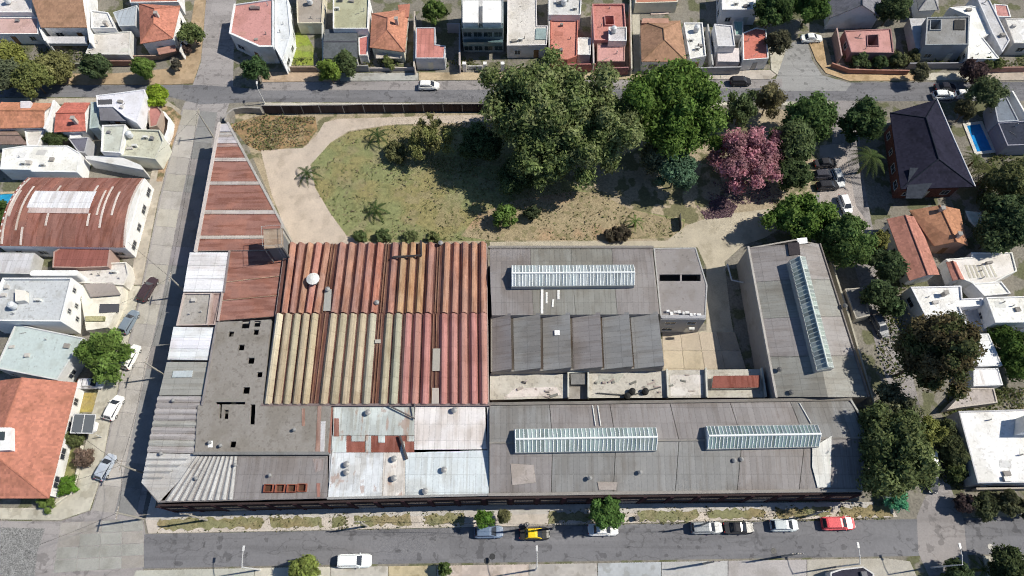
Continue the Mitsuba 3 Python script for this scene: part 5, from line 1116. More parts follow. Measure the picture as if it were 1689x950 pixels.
put(b, prism(LineString([(-66.04,84.86),(-64.52,83.14),(-64.27,80.88),(-64.63,77.27),(-65.09,74.29)]).buffer(.25), 0, 1.77), 'plaster', WHITE)
b = flat_house('house', 'cream corner house with cluttered terrace and wide bluish shaded south wall', [(-71.60,79.77),(-64.84,79.49),(-63.53,77.03),(-64.20,73.01),(-70.93,73.81)], 3.4, (0.63, 0.62, 0.56), (0.5, 0.49, 0.42), .4, airs=[(-68.59,75.95), (-67.04,77.84)], tanks=[(-69.87,78.12)], wins=False)
put(part(b, 'rear_wing'), prism([(-77.43,74.07),(-71.28,74.07),(-66.87,72.08),(-66.19,71.03),(-77.04,73.40)], 0, 2.86), 'plaster', (0.66, 0.66, 0.66))
flat_house('house', 'wide bright white roof with dark specks north of the barrel warehouse', [(-92.40,75.28),(-88.64,75.95),(-80.71,75.95),(-78.08,74.34),(-77.49,70.14),(-85.63,70.27),(-85.97,70.66),(-91.42,70.79)], 3.4, WHITE, (0.79, 0.79, 0.78), .15, airs=[(-87.44,71.96), (-83.89,71.70)], wins=False)
flat_house('house', 'dark slate terrace between the white roof and the cream corner house', [(-81.70,78.09),(-77.98,78.37),(-77.72,74.84),(-79.11,75.11)], 2.72, (0.4, 0.4, 0.44), (0.16, 0.16, 0.19), .2, wins=False)

b = thing('barrel_warehouse', 'red brown barrel-roofed warehouse with broad white rooflight on the left', 'warehouse')
bq = [(-85.69,68.83),(-64.98,68.70),(-65.06,54.72),(-86.57,55.07)]
walls(b, bq, 3.7, (0.76, 0.76, 0.77))
def vault(u, v, dz=0.0):
    x, y = lerp(lerp(bq[0], bq[1], u), lerp(bq[3], bq[2], u), v)
    return (x, y, 3.7 + 1.7 * (1 - (2 * v - 1) ** 2) + dz)
def vault_piece(u0, u1, v0, v1, m, c, name, dz=0.0, n=14, a=0.0):
    V = [vault(u, v0 + (v1 - v0) * j / n, dz) for j in range(n + 1) for u in (u0, u1)]
    F = [f for j in range(n) for f in ([2*j, 2*j+2, 2*j+3], [2*j, 2*j+3, 2*j+1])]
    put(part(b, name), (np.array(V), np.array(F)), m, c, a)
for i in range(10):
    tt = (1, .94, 1.05, .98, 1.04, .92, 1.0, 1.06, .95, 1.02)[i]
    vault_piece(i / 10 + .0006, (i + 1) / 10 - .0006, 0, 1, 'rust', tuple(tt * x for x in (0.27, 0.135, 0.112)), 'roof_strip', a=-.16)
vault_piece(.17, .68, .27, .53, 'sheet', (0.68, 0.69, 0.7), 'rooflight', .1, 6)
vault_piece(.19, .68, .53, .6, 'sheet', (0.52, 0.44, 0.42), 'rooflight', .08, 3)
for u, v0, v1 in ((.12, .18, .82), (.04, .26, .65), (.17, .78, .99), (.34, .17, .27), (.65, .16, .27), (.35, .6, .76), (.68, .6, .76), (.78, .18, .78), (.74, .25, .62), (.86, .27, .62), (.02, .02, .98), (.985, .02, .98)):
    vault_piece(u, u + .018, v0, v1, 'sheet', (0.62, 0.54, 0.5), 'pale_strip', .06, 6)
for u in (0.004, .996):
    A = [vault(u, j / 12) for j in range(13)]
    put(part(b, 'gable_wall'), hull(A + [(x + .2 * (1 if u < .5 else -1), y, z) for x, y, z in A]), 'plaster', (0.72, 0.71, 0.72))
openings(b, Polygon(bq), 3.7, random.Random(2), 1)
flat_house('annex', 'plain red brown flat roof joined below the barrel warehouse', [(-75.71,55.67),(-68.00,55.67),(-67.45,51.41),(-72.25,51.18),(-76.73,51.30),(-77.37,54.27)], 3.13, (0.4, 0.3, 0.26), (0.26, 0.1, 0.08), .12, 'annex', rm='sheet', wins=False)
flat_house('shed', 'pale grey sheet roof on the left edge below the barrel warehouse', [(-90.91,54.45),(-80.91,54.33),(-80.64,50.33),(-89.62,50.55)], 2.58, (0.5, 0.5, 0.5), (0.52, 0.53, 0.56), .05, 'shed', rm='sheet', wins=False)
b = flat_house('apartment_house', 'tall white house with pale grey flat roof and small square windows in its east wall', [(-82.51,48.27),(-71.32,48.27),(-70.95,40.64),(-83.38,40.74)], 5.44, (0.78, 0.78, 0.77), (0.5, 0.52, 0.54), .5, wins=False, tanks=[(-79.19,43.24)], airs=[(-75.68,44.40)])
e0, e1 = (-70.95,40.64), (-71.32,48.27)
for s, z in ((.3, 3.6), (.78, 3.6), (.25, 1.2), (.5, 2.2), (.72, 1.2)):
    L_ = math.dist(e0, e1); opening(b, e0, e1, L_ * s - .45, L_ * s + .45, z, z + 1.0)
put(part(b, 'stair_house'), prism([(-79.35,45.91),(-77.74,45.70),(-77.23,44.00),(-78.70,43.79)], 5.03, 6.05), 'plaster', (0.74, 0.7, 0.66))
b = flat_house('house', 'cream house with white terraces and grey awning roof beside the tall white house', [(-73.53,52.21),(-65.06,52.67),(-64.11,50.39),(-64.44,48.37),(-72.21,48.82)], 2.45, (0.72, 0.68, 0.63), (0.64, 0.61, 0.57), .3, wins=False, airs=[(-66.66,50.84)])
put(part(b, 'awning'), plate([z3(x, 2.45) for x in [(-71.14,48.60),(-66.36,48.82),(-64.51,46.61),(-69.30,46.17)]], .15), 'flat_roof', (0.33, 0.3, 0.28))
put(part(b, 'terrace'), prism([(-72.22,48.60),(-64.90,48.83),(-64.50,45.51),(-65.47,41.00),(-68.87,40.47)], 0, 1.97), 'plaster', (0.7, 0.68, 0.6))
put(part(b, 'planter'), prism([(-69.46,42.85),(-66.30,42.85),(-66.19,42.00),(-69.23,42.00)], 1.9, 2.31), 'earth', (0.4, 0.38, 0.22))
put(part(b, 'skylight'), prism([(-67.77,45.09),(-64.59,45.09),(-64.34,43.68),(-67.46,43.47)], 1.97, 2.11), 'glass', (0.08, 0.08, 0.09))
put(part(b, 'white_wall'), prism(LineString([(-78.35,49.47),(-71.45,49.47)]).buffer(.5), 0, 4.76), 'plaster', WHITE)
b = flat_house('house', 'house with pale sea green flat roof and grey blue shaded wall', [(-79.25,40.89),(-67.70,38.52),(-69.95,31.55),(-80.08,33.50)], 3.81, (0.6, 0.61, 0.6), (0.47, 0.56, 0.54), .15)
b = pitched_house('house', 'large terracotta hipped house with white wall at the lower left', [(-81.02,31.47),(-67.22,31.38),(-66.67,14.11),(-83.42,14.11)], 3.13, 'hipend', 2.4, WHITE, TERRA, ins=.33, over=.5)
put(part(b, 'dormer'), prism([(-75.80,23.70),(-73.15,23.70),(-72.31,20.45),(-74.88,20.28)], 3.4, 6.0), 'plaster', WHITE)
put(part(b, 'dormer_window'), prism([(-75.21,23.07),(-73.80,23.07),(-73.50,21.84),(-74.79,21.75)], 5.9, 6.06), 'glass', (0.05, 0.06, 0.07))
b = thing('carport', 'dark glazed carport roof with pale frame beside the lower left terracotta house', 'carport')
q = [(-66.69,26.56),(-63.35,26.47),(-63.06,23.60),(-66.46,23.69)]
put(b + '__roof', prism(q, 2.5, 2.6), 'glass', (0.12, 0.13, 0.14))
put(part(b, 'frame'), join(*[tube([z3(q[i], 2.62), z3(q[(i+1) % 4], 2.62)], 0.09, 5) for i in range(4)], tube([z3(lerp(q[0], q[1], .5), 2.63), z3(lerp(q[3], q[2], .5), 2.63)], 0.06, 5)), 'metal', (0.55, 0.55, 0.55))
for x in q: put(part(b, 'post'), tube([z3(x, 0), z3(x, 1.7)], 0.07, 6), 'metal', (0.5, 0.5, 0.5))
for q, lab in (([(-68.68,32.19),(-68.28,30.71),(-67.86,26.36),(-67.64,22.16)], 'low pale garden wall along the front of the lower left terracotta house'), ([(-67.53,13.28),(-65.44,15.08),(-65.22,18.61),(-65.64,22.23)], 'low kerb wall round the corner garden at the lower left crossing')):
    b = thing('garden_wall', lab, 'wall'); put(b, prism(LineString(q).buffer(.1), 0, 0.61), 'plaster', (0.6, 0.57, 0.5))
ground_thing('corner_garden', sheet([(-69.19,13.68),(-66.09,15.42),(-65.78,18.96),(-65.87,22.06),(-67.99,22.34),(-68.36,14.54)], .03), 'grass_blades', (0.2, 0.2, 0.09))
ground_thing('front_lawn', sheet([(-68.93,30.65),(-65.47,30.65),(-65.15,27.53),(-68.47,27.53)], .03), 'grass_blades', (0.3, 0.27, 0.1))

# --- east block
b = pitched_house('slate_house', 'big brick house under a huge black slate hipped roof', [(69.40,82.17),(78.79,85.27),(80.38,66.08),(67.41,65.58)], 4.9, 'hip_ns', 2.2, (0.2, 0.085, 0.07), (0.026, 0.028, 0.04), ins=.25, wm='brick', over=1.15)
put(part(b, 'gutter'), tube([z3(x, 4.95) for x in [(78.79,85.27),(79.56,75.36),(80.38,66.08)]], 0.16, 6), 'metal', (0.5, 0.51, 0.52))
put(part(b, 'rear_roof'), plate([z3(x, h_) for x, h_ in zip([(68.00,63.90),(70.82,63.90),(75.06,69.28),(69.32,69.28)], (4.6, 4.6, 6.0, 6.0))], .15), 'tile', (0.045, 0.05, 0.062))
b = thing('swimming_pool', 'blue swimming pool with pale stone rim right of the black slate house', 'swimming pool')
pq = Polygon([(86.62,83.01),(89.28,83.44),(89.80,77.38),(86.84,76.97)])
put(b + '__coping', prism(pq.buffer(.6, join_style=2).difference(pq), 0, .16), 'concrete', (0.6, 0.58, 0.52))
put(b + '__basin', join(prism(pq.buffer(.05).difference(pq.buffer(-.1)), .02, .1), sheet(pq, .03)), 'plaster', (0.12, 0.45, 0.75))
scene[b + '__water'] = mikit.ply(trimesh.Trimesh(*sheet(pq.buffer(-.02), .11), process=False), 'm_water')
flat_house('house', 'house with grey blue flat roof beside the blue swimming pool', [(90.61,86.26),(93.39,87.13),(93.93,81.57),(89.92,81.29)], 3.4, (0.4, 0.43, 0.47), (0.19, 0.23, 0.28), .15, wins=False)
flat_house('house', 'house with dark navy roof below the grey blue flat roof on the right edge', [(90.12,81.37),(100.97,82.21),(101.33,76.69),(90.31,76.15)], 3.13, (0.3, 0.3, 0.34), (0.045, 0.05, 0.07), .2, wins=False)
b = thing('boundary_wall', 'thin white boundary wall beside the grey blue flat roof, top right', 'wall')
put(b, prism(LineString([(94.76,88.30),(95.86,80.83)]).buffer(.16), 0, 3.6), 'plaster', WHITE)
b = pitched_house('house', 'terracotta gabled house with a pale narrow east slope', [(64.74,60.67),(70.06,61.03),(71.01,49.95),(65.70,48.83)], 3.13, 'ns', 1.0, WHITE, (0.4, 0.2, 0.16))
pitched_house('house', 'brown orange gabled house joined behind the terracotta gabled house', [(68.85,62.21),(77.63,62.46),(77.08,55.29),(71.32,55.17)], 3.4, 'ns', 1.5, (0.4, 0.26, 0.2), (0.42, 0.21, 0.13), chims=[(73.19,61.34), (74.71,56.31)])
pitched_house('house', 'small red tiled lean-to beside the patterned white terrace', [(73.05,52.53),(74.68,52.53),(75.19,49.25),(73.21,49.03)], 2.72, 'ns', .4, WHITE, (0.47, 0.22, 0.18), wins=False)
b = thing('shade_sail', 'pale cream shade sail over a garden behind the gabled houses', 'shade sail')
q = [(78.97,62.51),(81.80,62.02),(81.55,60.06),(79.80,58.73),(79.05,60.55)]
put(b + '__canopy', plate([z3(x, 2.8 + .25 * (i % 2)) for i, x in enumerate(q)], .05), 'plaster', (0.72, 0.7, 0.6))
for x in q: put(part(b, 'post'), tube([z3(x, 0), z3(x, 1.9)], 0.06, 6), 'metal', (0.4, 0.4, 0.4))
b = flat_house('house', 'weathered white terrace roof with ribbed paving on the right', [(73.10,53.10),(77.49,53.45),(77.75,54.38),(84.73,54.38),(84.44,50.82),(82.34,49.92),(80.19,48.80),(77.01,48.25),(75.26,49.14)], 2.72, (0.74, 0.73, 0.7), (0.74, 0.72, 0.67), .2, wins=False)
for i in range(7):
    put(part(b, 'paving_strip'), plate([z3(x, 2.62) for x in [(-105.25,113.01),(-105.13,113.01),(-105.07,112.84),(-105.20,112.84)]][:0] + [z3(lerp((76.08,52.07), (80.96,52.07), (i + k) / 7), 2.56) for k in (.0, .5)] + [z3(lerp((76.19,49.59), (81.30,49.81), (i + k) / 7), 2.56) for k in (.5, .0)], .05), 'flat_roof', (0.55, 0.53, 0.45))
flat_house('house', 'clean white flat roof between terracotta gable and brown leaved tree', [(65.46,47.60),(73.88,47.82),(73.44,45.52),(76.83,45.63),(76.22,44.23),(72.60,43.91),(73.01,39.81),(67.15,39.60)], 3.4, (0.72, 0.72, 0.73), (0.79, 0.79, 0.8), .25, chims=[(70.45,46.18)])
b = flat_house('house', 'large bright white roof block above a bluish shaded wall on the right edge', [(76.63,45.31),(89.80,45.74),(88.17,40.98),(76.78,40.88)], 4.35, (0.74, 0.74, 0.74), (0.79, 0.79, 0.78), .25)
put(part(b, 'patio'), prism([(74.39,44.84),(77.62,44.95),(78.44,40.66),(74.76,40.55)], 0, 1.5), 'plaster', (0.5, 0.51, 0.53))
flat_house('house', 'white roof strip between the weathered white terrace and the large white block', [(76.10,48.45),(81.01,48.78),(81.93,46.58),(77.43,46.14)], 3, (0.74, 0.74, 0.74), (0.76, 0.76, 0.75), .2, wins=False)
flat_house('annex', 'white sheet roof just right of the brown leaved tree', [(73.34,39.50),(76.28,39.60),(76.88,34.22),(72.26,34.02)], 2.86, (0.7, 0.7, 0.72), (0.72, 0.73, 0.76), .08, 'annex', rm='sheet', wins=False)
flat_house('annex', 'lower white sheet roof beneath the first beside the brown leaved tree', [(72.28,33.77),(76.20,33.86),(76.12,31.11),(71.46,30.92)], 2.72, (0.7, 0.7, 0.72), (0.7, 0.71, 0.74), .08, 'annex', rm='sheet', wins=False)
flat_house('annex', 'dusty beige stepped roof slabs below the white sheet roofs', [(70.91,30.83),(75.06,30.83),(74.93,28.51),(68.92,27.75),(66.77,27.37)], 2.04, (0.5, 0.46, 0.42), (0.44, 0.39, 0.36), .15, 'annex', wins=False)
b = flat_house('house', 'wide glaring white roof with grey west wall at the lower right', [(67.58,26.82),(84.17,27.29),(80.39,16.28),(67.46,16.19)], 3.4, (0.5, 0.5, 0.52), (0.8, 0.8, 0.79), .2)
put(part(b, 'roof_room'), prism([(75.92,25.67),(81.91,25.67),(81.05,23.15),(74.85,23.15)], 3.33, 5.71), 'plaster', WHITE)
put(part(b, 'roof_box'), box(*(71.80,16.76), 3.1, 1.0, .7, .6), 'metal', (0.25, 0.25, 0.25))
b = flat_house('porch', 'dark porch roof with white edge cut by the bottom edge on the right', [(44.36,4.33),(45.89,4.79),(49.09,5.11),(50.41,4.17),(49.65,0.79),(43.50,0.79)], 2.04, (0.6, 0.6, 0.6), (0.05, 0.05, 0.07), .1, 'porch', wins=False)
pitched_house('shed', 'dark green leaved arbour roof at the entrance of the brown tiled house', [(25.70,100.21),(28.59,100.21),(28.25,96.45),(25.40,96.45)], 2.04, 'ew', .4, (0.3, 0.28, 0.26), (0.07, 0.1, 0.08), cat='shed', wins=False)  # added dark roof in place of a dark entry recess
flat_house('house', 'small grey shed roof in the shade east of the eastern hall', [(55.29,47.83),(58.36,48.06),(58.45,43.04),(55.95,42.40)], 2.18, (0.4, 0.38, 0.34), (0.2, 0.2, 0.195), .1, 'shed', wins=False)
b = thing('boundary_wall', 'pale weathered wall along the east side of the eastern hall', 'wall')
put(b, prism(LineString([(54.31,53.05),(55.15,43.24),(55.94,28.99),(56.21,25.20)]).buffer(.14), 0, 1.77), 'plaster', (0.42, 0.39, 0.33))

# --- gardens, driveways and yards
ground_thing('bright_lawn', sheet([(-44.88,106.79),(-42.39,106.79),(-40.28,102.84),(-39.69,98.04),(-44.30,98.04)], .02), 'grass_blades', (0.19, 0.27, 0.055))
ground_thing('driveway', sheet([(25.27,116.02),(26.80,116.02),(25.75,96.47),(24.30,96.47)], .02), 'concrete', (0.44, 0.4, 0.35))
ground_thing('driveway', sheet([(57.79,78.49),(62.46,79.05),(61.79,65.18),(63.72,60.18),(61.06,55.35),(58.73,56.78),(55.14,64.55)], .02), 'concrete', (0.36, 0.33, 0.31))
for i, (q, c, h, lab) in enumerate((([(-43.79,96.42),(-38.77,96.42)], (0.33, 0.26, 0.2), 1.4, 'brown front wall before the bright lawn on the top street'),
        ([(-38.61,96.55),(-28.47,96.55)], (0.28, 0.27, 0.27), 1.6, 'grey front wall before the dark slate house'),
        ([(-1.37,95.74),(7.20,96.05)], (0.3, 0.22, 0.2), 1.8, 'brown front wall before the stepped pale grey house'),
        ([(10.87,96.30),(16.34,96.45)], (0.34, 0.16, 0.14), 2.2, 'dark red front wall beside the coral red terrace'),
        ([(16.64,95.37),(22.69,95.53)], (0.3, 0.16, 0.15), 2.2, 'dark red front wall before the pink speckled roof'),
        ([(34.59,95.56),(44.84,95.87)], (0.35, 0.35, 0.37), 2.0, 'grey front wall and gates before the bluish white house'),
        ([(63.57,97.55),(66.60,95.99),(78.24,95.68)], (0.36, 0.2, 0.15), 1.2, 'low brick garden wall on the curved sandy corner'),
        ([(78.63,97.17),(89.80,97.33)], (0.3, 0.3, 0.32), 1.6, 'grey front wall before the concrete modern house'),
        ([(90.17,96.11),(102.21,96.42)], (0.32, 0.2, 0.17), 1.4, 'brown front wall before the white L-shaped house'),
        ([(-101.29,97.23),(-94.14,97.39),(-85.18,97.55)], (0.3, 0.29, 0.26), 1.2, 'low hedge wall before the veranda house, top left'),
        ([(-84.58,97.98),(-75.58,97.98)], (0.27, 0.17, 0.14), 1.4, 'dark brick front wall before the white carport'),
        ([(-38.36,106.85),(-37.04,96.61)], (0.55, 0.54, 0.5), 2.4, 'added shading wall between the bright lawn and the dark slate house'),  # walls between lots from here on are added to shade the yards
        ([(-19.90,110.18),(-19.15,95.68)], (0.5, 0.46, 0.4), 2.4, 'added shading wall between the terracotta hipped house and the small red roofed house'),
        ([(-13.07,106.85),(-10.62,106.85),(-10.26,95.99)], (0.45, 0.42, 0.4), 2.4, 'added shading wall between the small red roofed house and the modern white house'),
        ([(7.59,108.51),(7.30,95.99)], (0.5, 0.48, 0.45), 2.6, 'added shading wall between the stepped grey house and the coral terrace'),
        ([(16.43,110.18),(15.98,96.30)], (0.52, 0.48, 0.46), 2.6, 'added shading wall between the white annex and the pink speckled roof'),
        ([(24.49,113.59),(23.39,95.37)], (0.5, 0.47, 0.42), 2.2, 'long added shading wall along the west side of the narrow pale driveway'),
        ([(39.71,106.85),(39.38,96.30)], (0.45, 0.45, 0.46), 2.2, 'added shading wall between the cluttered white roof and the bluish white roof'),
        ([(65.46,105.53),(65.00,98.48)], (0.4, 0.3, 0.27), 2.4, 'garden wall on the street side of the pink patio house'),
        ([(68.60,15.76),(81.92,16.02)], (0.4, 0.36, 0.33), 1.2, 'low front wall below the glaring white roof, lower right'))):
    b = thing('front_wall', lab, 'wall'); put(b, prism(LineString(q).buffer(.14), 0, h), 'plaster', c)
b = thing('swimming_pool', 'sliver of pale blue swimming pool on the left edge beside the barrel warehouse', 'swimming pool')
pq = Polygon([(-94.88,67.49),(-90.13,67.75),(-89.71,65.69),(-94.43,65.44)])
put(b + '__coping', prism(pq.buffer(.5, join_style=2).difference(pq), 0, .16), 'concrete', (0.5, 0.42, 0.3)); put(b + '__basin', sheet(pq, .03), 'plaster', (0.25, 0.6, 0.7))
scene[b + '__water'] = mikit.ply(trimesh.Trimesh(*sheet(pq.buffer(-.02), .11), process=False), 'm_water')
b = thing('swimming_pool', 'small pale green pool behind the brown tiled house, top edge', 'swimming pool')
pq = Polygon([(29.47,114.27),(32.28,114.44),(32.21,112.37),(29.41,112.20)])
put(b + '__coping', prism(pq.buffer(.5, join_style=2).difference(pq), 0, .16), 'concrete', (0.5, 0.42, 0.36)); put(b + '__basin', sheet(pq, .03), 'plaster', (0.35, 0.6, 0.58))
scene[b + '__water'] = mikit.ply(trimesh.Trimesh(*sheet(pq.buffer(-.02), .11), process=False), 'm_water')

# --- brown panelled fence between the open ground and the top street
b = thing('panel_fence', 'long dark brown panelled fence with pale posts along the top street', 'fence')
fx = [(431 + 32.6 * i, 174.5 - .25 * i) for i in range(13)]
FP = [(-47.49,86.03), (-43.82,86.03), (-40.03,86.03), (-36.71,86.18), (-32.23,86.18), (-28.34,86.32), (-24.43,86.32), (-20.75,86.32), (-16.96,86.47), (-13.17,86.47), (-9.49,86.47), (-5.46,86.47), (-1.67,86.47)]
for i in range(12):
    put(part(b, 'panel'), prism(LineString([FP[i], FP[i+1]]).buffer(.06, cap_style=2), 0.02, 2.25), 'rust', (0.075, 0.058, 0.055), 0)
    put(part(b, 'rail'), prism(LineString([FP[i], FP[i+1]]).buffer(.09, cap_style=2), 2.25, 2.31), 'metal', (0.2, 0.185, 0.18))
for x in FP: put(part(b, 'post'), box(*x, 0, .15, .2, 2.45), 'concrete', (0.36, 0.34, 0.33))
b = thing('corner_wall', 'low grey curved wall on the corner of the open ground by the upper crossing', 'wall')
put(b, prism(LineString([(-54.24,83.32),(-54.15,84.76),(-53.20,85.91),(-51.19,86.35),(-48.16,86.20)]).buffer(.16), 0, 1.5), 'plaster', (0.33, 0.31, 0.3))
b = thing('yard_gate', 'dark mesh gate and short fence between open ground and eastern yard', 'gate')
put(b + '__leaf', prism(LineString([(29.56,60.05),(29.63,62.75)]).buffer(.05), .1, 1.6), 'metal', (0.06, 0.06, 0.06)); put(b + '__mesh_panel', prism(LineString([(31.54,55.81),(32.55,48.68)]).buffer(.06), .0, 1.6), 'metal', (0.06, 0.06, 0.06))

# ================================================================ TREES AND SHRUBS
OL, OL2 = (0.105, 0.135, 0.052), (0.14, 0.162, 0.075)
GR, GR2 = (0.07, 0.115, 0.028), (0.1, 0.152, 0.042)
DK, DK2 = (0.06, 0.085, 0.038), (0.075, 0.1, 0.046)
NT = [0]
def grow(name, label, xy, zc, r, rz, c, **kw):
    NT[0] += 1
    up = lambda k: tuple(1.75 * x for x in k)                     # leaf reflectance of single leaves: a crown is darker than its leaves
    if kw.get('c2'): kw['c2'] = up(kw['c2'])
    return tree(name, label, xy, zc, r, rz, up(c), seed=NT[0], **kw)
TREE = 'tree'
grow('tree', 'broad olive green tree, western half of the big pair on the open ground', (4.77,77.95), 11, 9.6, 7.4, OL, c2=OL2, lobes=64, leaf=.4, lobe=.25, reach=.92, dens=.7)
grow('tree', 'olive green tree, eastern half of the big pair on the open ground', (14.68,74.84), 10, 8.2, 6.6, OL2, c2=OL, lobes=52, leaf=.4, lobe=.26, reach=.92, dens=.7)
grow('tree', 'olive tree leaning forward below the big pair on the open ground', (6.34,71.23), 8, 6.4, 4.6, OL, c2=DK2, lobes=36, leaf=.38, lobe=.28, dens=.7, reach=.9)
grow('tree', 'very large bright green round tree right of the olive pair', (28.33,78.66), 9.5, 8.9, 6.8, GR, c2=GR2, lobes=64, leaf=.4, lobe=.25, reach=.9, dens=.75)
grow('tree', 'blue green conifer-like tree in front of the bright green round tree', (28.65,69.03), 5, 3.7, 4.2, (0.075, 0.125, 0.08), lobes=30, leaf=.28, lobe=.28)
grow('tree', 'grey green thin tree left of the blue green tree', (25.07,71.86), 5, 3.0, 3.4, (0.1, 0.115, 0.075), lobes=18, leaf=.28, dens=.5)
grow('pink_tree', 'pink blossoming tree among the dark trees of the open ground', (41.40,71.50), 5.5, 6.2, 4.8, (0.31, 0.16, 0.185), c2=(0.22, 0.125, 0.135), lobes=50, leaf=.3, lobe=.24, reach=.95, dens=.55, cat='tree', bark=(0.12, 0.09, 0.08))
grow('tree', 'thin dark tree behind the pink tree near the top street', (42.48,83.48), 4, 3.0, 3.6, DK2, lobes=20, leaf=.3, dens=.5)
grow('tree', 'sparse brownish tree right of the thin dark tree by the top street', (47.81,85.90), 4, 2.8, 3.5, (0.12, 0.11, 0.06), lobes=18, leaf=.28, dens=.4)
grow('tree', 'mid green tree beside the pink tree and the parked cars', (54.19,80.15), 5, 4.8, 4.4, (0.07, 0.11, 0.04), lobes=32, leaf=.34, lobe=.3)
grow('tree', 'dark green tree right against the pink tree', (49.83,74.75), 5, 4.2, 4.2, DK2, lobes=28, leaf=.34, lobe=.3)
grow('tree', 'dark green tree below the pink tree on the right', (49.27,68.70), 4, 2.9, 3.2, DK, lobes=20, leaf=.3)
grow('tree', 'dense dark tree left of the black slate house', (63.76,79.47), 5, 4.2, 4.2, (0.055, 0.085, 0.035), lobes=28, leaf=.34, lobe=.3)
grow('tree', 'spreading bright green tree north of the eastern hall', (49.60,59.73), 4.5, 6.6, 3.0, GR, c2=GR2, lobes=40, leaf=.34, lobe=.27, squash=(1, .62), reach=.9)
grow('tree', 'round green tree over the corner of the eastern hall', (55.57,55.22), 5, 4.6, 4.6, (0.075, 0.115, 0.04), lobes=34, leaf=.3, lobe=.28)
grow('shrub', 'olive yellow bush between the round green tree and terracotta gable house', (62.76,56.88), 2, 1.7, 2.0, (0.17, 0.17, 0.06), lobes=12, leaf=.24, cat='bush')
grow('tree', 'large brown leaved tree beside the white sheet roofs on the right', (61.69,33.61), 11, 5.2, 7.0, (0.088, 0.075, 0.042), c2=(0.065, 0.075, 0.034), lobes=64, low=-.65, leaf=.34, lobe=.25, reach=.92, squash=(.95, 1.05), dens=.75)
grow('tree', 'large grey green tree at the south east end of the long hall', (52.99,19.36), 8, 5.6, 6.0, (0.095, 0.115, 0.05), c2=(0.07, 0.09, 0.038), lobes=54, leaf=.32, lobe=.25, reach=.92, squash=(.95, 1.1))
grow('tree', 'grey olive tree above the large grey green tree', (57.10,26.35), 4.5, 3.5, 3.4, (0.1, 0.105, 0.065), lobes=24, leaf=.3)
grow('tree', 'small yellow green tree on the right flank of the large grey green tree', (61.58,23.66), 3.5, 2.2, 2.8, (0.15, 0.16, 0.055), lobes=16, leaf=.26)
grow('street_tree', 'compact round green street tree in front of the long hall', (13.26,12.02), 4.6, 2.4, 2.5, (0.075, 0.135, 0.04), lobes=30, leaf=.22, lobe=.3, cat='tree')
grow('street_tree', 'small bright street tree above the blue car on the bottom street', (-4.00,11.26), 3.4, 1.3, 1.7, (0.08, 0.15, 0.03), lobes=16, leaf=.2, cat='tree')
grow('street_tree', 'small pale olive street tree right of the blue car on the bottom street', (-1.08,11.67), 2.6, 1.05, 1.6, (0.14, 0.14, 0.07), lobes=14, leaf=.18, dens=.6, cat='tree')
grow('tree', 'bright green tree beside the pale sea green roof on the left street', (-63.50,35.86), 3.6, 3.7, 3.2, GR2, c2=GR, lobes=36, leaf=.28, lobe=.28, reach=.9)
for lab, q, zc, r, c in (('yellow green hedge tree leftmost in the top left front gardens', (-97.46,96.47), 3, 3.2, (0.14, 0.15, 0.045)), ('drooping olive tree over the street at the top left', (-91.18,91.01), 4, 3.4, (0.12, 0.135, 0.05)),
        ('olive bush tree right of the drooping olive tree', (-88.43,94.63), 3, 3.2, (0.14, 0.14, 0.06)), ('grey green tree on the left edge of the top street', (-96.97,92.20), 3.5, 3.4, (0.09, 0.105, 0.065))):
    grow('tree', lab, q, zc, r, r * .9, c, lobes=22, leaf=.3)
grow('tree', 'dark green tree in front of the white carport', (-80.67,94.63), 3, 2.7, 2.7, (0.058, 0.082, 0.04), lobes=20, leaf=.28)
grow('tree', 'light green tree in front of the terracotta hipped corner house', (-71.49,94.66), 2.8, 2.2, 2.4, (0.1, 0.15, 0.04), lobes=18, leaf=.24)
grow('tree', 'olive street tree on the sandy pavement of the upper left street', (-63.66,103.09), 3, 2.2, 2.5, (0.1, 0.125, 0.05), lobes=18, leaf=.24)
grow('shrub', 'grey leaved bush on the sandy corner of the upper crossing', (-66.26,96.83), 1.3, 1.2, 1.3, (0.08, 0.075, 0.06), lobes=10, leaf=.2, cat='bush')
grow('shrub', 'dark reddish bush below the olive street tree, upper left', (-65.23,101.25), 1.3, 1.1, 1.3, (0.07, 0.05, 0.045), lobes=10, leaf=.2, cat='bush')
grow('tree', 'dark street tree below the corner house with shade tinted walls', (-49.57,93.84), 3.2, 2.6, 2.6, (0.05, 0.085, 0.035), lobes=20, leaf=.26)
grow('tree', 'yellow green street tree in front of the dark slate house', (-35.33,93.72), 3, 2.1, 2.4, (0.11, 0.155, 0.035), lobes=18, leaf=.24)
grow('tree', 'dark green tree in the front garden of the dark slate house', (-32.51,96.23), 2.6, 2.6, 2.3, DK2, lobes=18, leaf=.26)
grow('tree', 'lime green tree on the upper left street corner', (-67.30,87.77), 3, 2.2, 2.3, (0.17, 0.23, 0.03), lobes=20, leaf=.24)
grow('shrub', 'green garden bush before the terracotta house on the top street', (-24.57,97.86), 1.2, 1.6, 1.2, (0.11, 0.13, 0.05), lobes=12, leaf=.22, cat='bush')
grow('tree', 'green courtyard tree behind the small red roofed house', (-15.73,108.56), 3.4, 2.4, 2.6, (0.08, 0.12, 0.035), lobes=20, leaf=.28)
grow('tree', 'dark green tree on the top edge left of the sandy corner', (52.10,107.51), 5, 3.6, 3.8, (0.05, 0.08, 0.03), lobes=26, leaf=.32)
grow('tree', 'mid green tree on the top edge beside the gable house', (59.76,108.50), 5, 3.6, 3.6, (0.06, 0.1, 0.03), lobes=26, leaf=.32)
grow('tree', 'shaded dark tree below the dark green tree near the red flat roof', (52.35,100.68), 3.5, 2.4, 2.8, (0.07, 0.07, 0.045), lobes=18, leaf=.28)
